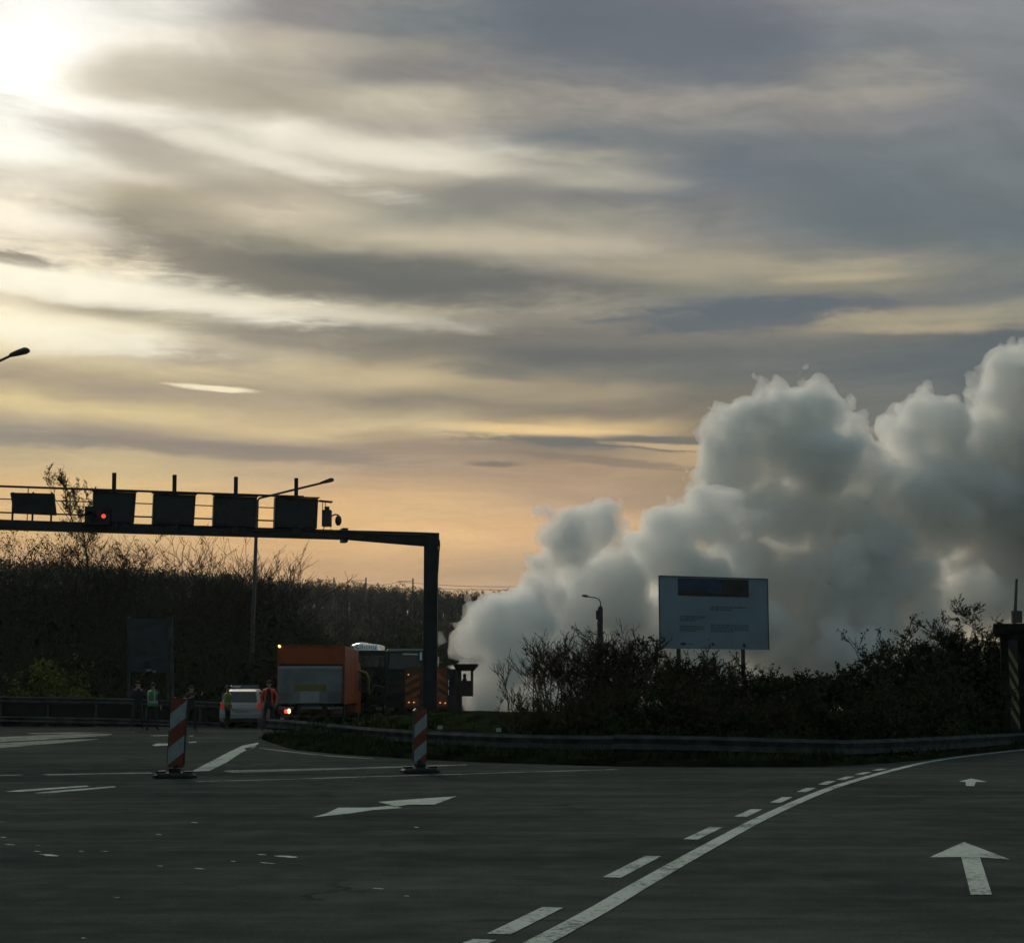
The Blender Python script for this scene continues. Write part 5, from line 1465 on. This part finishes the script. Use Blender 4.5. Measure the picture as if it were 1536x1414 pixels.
M['lamp_white_on'] = mat('lit_beacon_core', (1, 0.9, 0.85), 0.3, emit=(1, 0.85, 0.8), estr=4)
works_truck()
# ------------------------------------------------------------------ people
def person(px, feet_y, D, label, face=0.0, H=1.78, arms=None, legs=0.13, cols=None, vest=None, bands=True, cap=None, lean=0.0, bend=None):
    """continuous skinned body; local +X right, body faces -Y (toward the camera) when face = 0"""
    c = P(px, feet_y, D); c.z = 0
    root = empty('person', c, face, label, 'person', 'people standing around the stopped vehicles')
    k = H / 1.78
    arms = arms or {}
    V, E, Rd = [], [], []
    def v(p, r, par=None):
        V.append(Vector(p) * k); Rd.append(r * k if hasattr(r, '__mul__') else r)
        if par is not None: E.append((par, len(V) - 1))
        return len(V) - 1
    pel = v((0, 0, 0.96), 0.135)
    wa = v((0, 0.0, 1.10), 0.125, pel); ch = v((lean * 0.3, -0.01, 1.30), 0.155, wa); up = v((lean * 0.6, 0, 1.42), 0.12, ch)
    nk = v((lean * 0.7, 0.0, 1.50), 0.058, up)
    h1 = v((lean * 0.8, -0.01, 1.57), 0.072, nk); h2 = v((lean * 0.9, -0.005, 1.66), 0.088, h1); h3 = v((lean * 0.95, 0.0, 1.735), 0.06, h2)
    hands = []
    for s in (-1, 1):
        hp = v((s * 0.09, 0, 0.90), 0.10, pel); kn = v((s * (0.10 + legs * 0.4), -0.02, 0.50), 0.066, hp)
        an = v((s * (0.10 + legs * 0.7), 0.02, 0.10), 0.046, kn); toe = v((s * (0.12 + legs * 0.8), -0.13, 0.04), 0.036, an)
        sh = v((s * 0.17 + lean * 0.6, 0, 1.43), 0.065, up)
        pose = arms.get(s, ((s * 0.25, 0.03, 1.16), (s * 0.27, -0.08, 0.92)))
        el = v(pose[0], 0.047, sh); wr = v(pose[1], 0.032, el)
        d = (Vector(pose[1]) - Vector(pose[0])).normalized()
        pm = v(tuple(Vector(pose[1]) + d * 0.07), 0.036, wr)
        hands.append((Vector(pose[1]) * k, d, s))
    me = bpy.data.meshes.new('body'); me.from_pydata([tuple(q) for q in V], E, [])
    ob = bpy.data.objects.new('skin_source', me); col.objects.link(ob)
    sk = ob.modifiers.new('s', 'SKIN'); ss = ob.modifiers.new('u', 'SUBSURF'); ss.levels = 1; ss.render_levels = 1
    for i, d in enumerate(me.skin_vertices[0].data):
        d.radius = (Rd[i], Rd[i]); d.use_root = (i == 0)
    # wider chest and pelvis than deep
    for i, f in ((pel, (1.25, 0.85)), (wa, (1.15, 0.82)), (ch, (1.2, 0.8)), (up, (1.25, 0.8))):
        me.skin_vertices[0].data[i].radius = (Rd[i] * f[0], Rd[i] * f[1])
    dg = bpy.context.evaluated_depsgraph_get()
    ev = bpy.data.meshes.new_from_object(ob.evaluated_get(dg))
    bpy.data.objects.remove(ob)
    cols = cols or (M['cloth_dark'], M['cloth_dark'])
    mb = MB(); mb.v = [tuple(q.co) for q in ev.vertices]
    for p in ev.polygons:
        z = p.center.z / k; mi = 1 if z > 0.97 else 0
        if z > 1.50: mi = 2
        if z < 0.10: mi = 3
        for (w_, d_, s_) in hands:
            if (Vector(p.center) - w_ - d_ * 0.06).length < 0.085: mi = 2
        mb.f.append(tuple(p.vertices)); mb.mi.append(mi)
    # five fingers rooted inside each palm
    for (w_, d_, s_) in hands:
        a = Vector((s_, 0, 0)) - d_ * d_.dot(Vector((s_, 0, 0)))
        a = a.normalized() if a.length > 0.1 else Vector((0, 1, 0))
        b = d_.cross(a).normalized()
        for j, L in enumerate((0.075, 0.085, 0.08, 0.062)):
            o = w_ + d_ * 0.085 + b * ((j - 1.5) * 0.019)
            mb.tube([o, o + d_ * L * 0.5 - a * 0.006, o + d_ * L - a * 0.022], [0.0095, 0.009, 0.007], 6, 2)
        o = w_ + d_ * 0.03 + b * -0.03
        mb.tube([o, o - b * 0.03 + d_ * 0.03, o - b * 0.035 + d_ * 0.065], [0.011, 0.010, 0.008], 6, 2)
    # face: nose, ears, eye sockets, mouth
    hx = lean * 0.9 * k
    mb.ell((hx, -0.098 * k, 1.645 * k), (0.013, 0.02, 0.024), 2, 8, 6)
    for s in (-1, 1):
        mb.ell((hx + s * 0.09 * k, 0.0, 1.65 * k), (0.012, 0.02, 0.032), 2, 8, 6)
        mb.ell((hx + s * 0.032 * k, -0.084 * k, 1.672 * k), (0.014, 0.008, 0.008), 4, 8, 5)
    mb.ell((hx, -0.083 * k, 1.597 * k), (0.024, 0.008, 0.006), 4, 8, 5)
    body = mb.build('body', [cols[0], cols[1], M['skin'], M['shoe'], M['hair']], root, smooth=True)
    m = MB()
    for j in range(1, 7):
        pass
    rings = []
    for a in range(0, 7):
        t = a / 6 * math.pi / 2
        rings.append([(hx + 0.100 * k * math.cos(t) * math.cos(q), (0.012 + 0.108 * math.cos(t) * math.sin(q)) * k, (1.655 + 0.125 * math.sin(t)) * k + (0.0 if math.sin(q) > -0.2 else 0.035 * k * math.cos(t))) for q in [2 * math.pi * i / 14 for i in range(14)]])
    m.loft(rings)
    m.build('cap' if cap else 'hair', cap or M['hair'], root, smooth=True)
    if vest:
        m = MB()
        prof = [(0.90, 0.205, 0.150), (1.02, 0.195, 0.145), (1.10, 0.190, 0.140), (1.22, 0.215, 0.155), (1.34, 0.235, 0.165), (1.43, 0.225, 0.145), (1.485, 0.12, 0.09)]
        rr = []
        for z_, a_, b_ in prof:
            lx = lean * max(0, (z_ - 1.1)) * 1.6
            rr.append([((lx + a_ * math.cos(q)) * k, (b_ * math.sin(q) - 0.005) * k, z_ * k) for q in [2 * math.pi * i / 20 for i in range(20)]])
        n = 20; vs = [p for r_ in rr for p in r_]; fs, mi = [], []
        for a in range(len(rr) - 1):
            for i in range(n):
                j = (i + 1) % n
                q = 2 * math.pi * (i + .5) / n
                if vest[1] and -0.42 * math.pi > (q - 2 * math.pi if q > math.pi else q) > -0.58 * math.pi: continue      # open front
                fs.append((a * n + i, a * n + j, (a + 1) * n + j, (a + 1) * n + i)); mi.append(1 if bands and a in (1,) else 0)
        m.v, m.f, m.mi = [tuple(p) for p in vs], fs, mi
        o = m.build('hi_vis_vest', [vest[0], M['vest_band']], root, smooth=True)
        so_ = o.modifiers.new('t', 'SOLIDIFY'); so_.thickness = 0.012
        if bands:
            for s in (-1, 1):
                m = MB(); m.tube([((s * 0.12) * k, 0.145 * k, 1.04 * k), ((s * 0.13) * k, 0.172 * k, 1.28 * k), ((s * 0.125) * k, 0.135 * k, 1.44 * k)], 0.022, 6); m.build('reflective_strap', M['vest_band'], o)
    return root
person(205.5, 1094, 63.5, 'person in dark clothes with hands raised to the face, leftmost by the barrier', face=R(15), H=1.78,
       arms={-1: ((-0.26, -0.12, 1.22), (-0.09, -0.24, 1.47)), 1: ((0.26, -0.12, 1.22), (0.09, -0.24, 1.45))}, cols=(M['cloth_dark'], M['cloth_navy']), cap=None)
person(228, 1095, 62.4, 'person in a bright green reflective vest seen from behind, standing next to the dark-clothed person', face=R(170), H=1.72,
       arms={1: ((0.27, -0.02, 1.17), (0.20, -0.2, 1.02))}, cols=(M['cloth_dark'], M['cloth_dark']), vest=(M['vest_green'], False), cap=M['cloth_navy'])
person(285.5, 1097, 61.0, 'person in dark uniform half hidden behind the larger striped beacon, arms raised', face=R(30), H=1.60,
       arms={-1: ((-0.30, -0.06, 1.18), (-0.14, -0.26, 1.30)), 1: ((0.33, -0.08, 1.22), (0.34, -0.24, 1.42))}, cols=(M['cloth_dark'], M['cloth_dark']), cap=M['cap_pale'] if 'cap_pale' in M else M['cloth_navy'], bands=False)
person(340.5, 1091, 66.0, 'person in a lime reflective vest standing at the left rear corner of the white car', face=R(80), H=1.62,
       cols=(M['cloth_dark'], M['vest_lime']), vest=(M['vest_lime'], False), bands=True)
person(402.5, 1096, 61.8, 'person in an open orange jacket over black clothes beside the orange truck', face=R(0), H=1.78,
       arms={-1: ((-0.29, 0.02, 1.18), (-0.26, -0.10, 0.95)), 1: ((0.29, 0.02, 1.18), (0.26, -0.10, 0.95))}, cols=(M['cloth_dark'], M['vest_orange']), vest=None)
def jacket_front():
    # black bib over the open orange jacket of the last person
    r = [o for o in bpy.data.objects if o.get('label', '').startswith('person in an open orange jacket')][0]
    m = MB(); rr = []
    for z_, a_, b_ in ((0.86, 0.13, 0.165), (1.05, 0.10, 0.160), (1.25, 0.085, 0.172), (1.40, 0.06, 0.158), (1.48, 0.045, 0.11)):
        rr.append([(a_ * x, -b_ * (1 - 0.25 * x * x) - d, z_) for x, d in ((-1, 0), (-0.4, 0.01), (0.4, 0.01), (1, 0), (1, -0.03), (-1, -0.03))])
    m.loft(rr); recalc(m.build('black_shirt_front', M['cloth_dark'], r))
jacket_front()
# ------------------------------------------------------------------ smoke (a real volume, ~90 m away)
def build_smoke():
    me = bpy.data.meshes.new('smoke')
    ob = bpy.data.objects.new('smoke', me)
    col.objects.link(ob)
    ob['label'] = 'thick billowing grey-white smoke cloud rolling up behind the shrubs and billboard'
    ob['category'] = 'smoke'
    ob['kind'] = 'stuff'
    def vmat(name, dens):
        m = bpy.data.materials.new(name)
        m.use_nodes = True
        nt = m.node_tree
        for nd in list(nt.nodes): nt.nodes.remove(nd)
        o = nt.nodes.new('ShaderNodeOutputMaterial')
        pv = nt.nodes.new('ShaderNodeVolumePrincipled')
        pv.inputs['Color'].default_value = SMOKE_COL
        pv.inputs['Density'].default_value = dens
        pv.inputs['Anisotropy'].default_value = 0.2
        nt.links.new(pv.outputs[0], o.inputs['Volume'])
        me.materials.append(m)
        return m
    mats = [vmat('smoke_thin', SMOKE_D[0]), vmat('smoke_dense', SMOKE_D[1])]
    # puffs: photo x, y, radius px, distance
    B = [
     (694,1050,18,82),(694,1015,22,83),(697,985,26,84),(706,950,30,85),(722,918,32,86),(750,896,30,87),
     (765,960,60,87),(740,1020,48,85),(775,1045,36,86),
     (800,900,48,89),(838,850,42,90),(868,812,46,91),(884,788,32,91),(848,812,34,91),(880,860,50,91),(850,930,70,92),(820,1010,60,92),
     (935,850,48,92),(918,900,60,93),(975,868,46,93),(960,830,24,94),
     (1022,800,42,95),(1048,772,40,95),(1092,770,24,95),(1000,812,24,95),(1075,800,40,95),(1020,860,66,95),
     (930,980,80,95),(1050,930,90,97),(1040,1010,60,95),
     (1118,700,56,99),(1112,640,46,100),(1142,612,44,100),(1165,650,60,100),(1215,628,44,100),(1248,640,40,100),(1200,690,70,100),
     (1130,780,70,99),(1210,780,80,100),(1140,880,80,99),(1180,960,80,98),
     (1300,720,66,102),(1290,800,80,102),(1262,900,90,100),(1270,985,60,98),
     (1385,638,42,104),(1410,660,56,104),(1360,670,44,104),(1380,750,80,104),(1440,740,80,104),(1350,900,60,101),
     (1524,590,54,106),(1566,570,68,106),(1480,690,66,106),(1520,660,60,106),(1530,760,90,106),(1480,840,60,105),(1600,690,100,107),(1600,850,110,106),
     (1440,905,44,102),(1500,920,50,103),(1380,985,56,100),(1700,650,130,110),(1720,820,140,110),
    ]
    ng = bpy.data.node_groups.new('smoke_field', 'GeometryNodeTree')
    ng.interface.new_socket('Geometry', in_out='OUTPUT', socket_type='NodeSocketGeometry')
    t = NT(ng)
    go = t.n('NodeGroupOutput')
    pos = t.n('GeometryNodeInputPosition').outputs[0]
    # swirl the lookup a little so that the puffs lose their roundness
    nz = t.n('ShaderNodeTexNoise')
    ng.links.new(pos, nz.inputs['Vector'])
    nz.inputs['Scale'].default_value = 0.16
    nz.inputs['Detail'].default_value = 2
    off = t.vm('SUBTRACT', nz.outputs[1], (0.5, 0.5, 0.5))
    p2 = t.vm('ADD', pos, t.vm('MULTIPLY', off, (3.4, 3.4, 3.4)))
    prev = None
    random.seed(5)
    for (x, y, r, D) in B:
        c = P(x, y, D)
        rr = r * D / F * 1.1
        dd = t.m('SUBTRACT', t.vm('DISTANCE', p2, (c.x, c.y + random.uniform(-1.5, 1.5), c.z)), rr)
        prev = dd if prev is None else t.m('SMOOTH_MIN', prev, dd, 1.1)
    # cauliflower puffs in three sizes
    def vor(scale, sm):
        v = t.n('ShaderNodeTexVoronoi', feature='F1')
        ng.links.new(p3, v.inputs['Vector'])
        v.inputs['Scale'].default_value = scale
        return v.outputs['Distance']
    nq = t.n('ShaderNodeTexNoise')
    ng.links.new(pos, nq.inputs['Vector'])
    nq.inputs['Scale'].default_value = 0.5
    nq.inputs['Detail'].default_value = 3
    p3 = t.vm('ADD', pos, t.vm('MULTIPLY', t.vm('SUBTRACT', nq.outputs[1], (0.5, 0.5, 0.5)), (1.2, 1.2, 1.2)))
    a = t.m('MULTIPLY', vor(0.27, 0.5), 2.4)
    b = t.m('MULTIPLY', vor(0.68, 0.4), 1.7)
    fb = t.m('MULTIPLY', t.m('SUBTRACT', t.noise(pos, 0.9, 3, 0.6), 0.5), 1.2)
    disp = t.m('SUBTRACT', t.m('ADD', t.m('ADD', t.m('ADD', a, b), t.m('MULTIPLY', vor(1.5, 0), 0.85)), fb), 2.5)
    disp = t.m('SMOOTH_MAX', disp, -1.0, 0.5)
    sd = t.m('ADD', prev, disp)
    z = t.sep(pos)
    dens = t.mr(sd, 3.0, -3.0, 0.0, 1.0, 'LINEAR')
    dens = t.m('MULTIPLY', dens, t.mr(z[2], -0.2, 0.4))
    vc = t.n('GeometryNodeVolumeCube')
    ng.links.new(dens, vc.inputs['Density'])
    lo, hi = (-5.5, 76.0, -0.3), (46.0, 117.0, 27)
    vc.inputs['Min'].default_value = lo
    vc.inputs['Max'].default_value = hi
    for k, nm in enumerate(('Resolution X', 'Resolution Y', 'Resolution Z')):
        vc.inputs[nm].default_value = int((hi[k] - lo[k]) / SMOKE_VOX)
    jn = t.n('GeometryNodeJoinGeometry')
    for th, m in zip((0.5, 0.5 + SMOKE_IN / 6), mats):
        vm = t.n('GeometryNodeVolumeToMesh')
        ng.links.new(vc.outputs[0], vm.inputs[0])
        vm.inputs['Threshold'].default_value = th
        vm.inputs['Adaptivity'].default_value = 0.05
        sm = t.n('GeometryNodeSetMaterial')
        ng.links.new(vm.outputs[0], sm.inputs[0])
        sm.inputs['Material'].default_value = m
        ng.links.new(sm.outputs[0], jn.inputs[0])
    ng.links.new(jn.outputs[0], go.inputs[0])
    md = ob.modifiers.new('field', 'NODES')
    md.node_group = ng
SMOKE_VOX, SMOKE_IN = 0.24, 0.5
SMOKE_D = (0.7, 1.1)
SMOKE_COL = (0.990, 0.995, 0.992, 1)
build_smoke()

def build_haze():
    m = bpy.data.materials.new('haze')
    m.use_nodes = True
    nt = m.node_tree
    for nd in list(nt.nodes): nt.nodes.remove(nd)
    o = nt.nodes.new('ShaderNodeOutputMaterial')
    pv = nt.nodes.new('ShaderNodeVolumePrincipled')
    pv.inputs['Color'].default_value = (0.90, 0.95, 0.93, 1)
    pv.inputs['Density'].default_value = HAZE
    nt.links.new(pv.outputs[0], o.inputs['Volume'])
    g = MB(); g.box((0, 285, 23.7), (790, 710, 50))
    tag(g.build('haze', m), 'thin evening haze filling the air', 'haze', kind='stuff')
HAZE = 0.0002
build_haze()
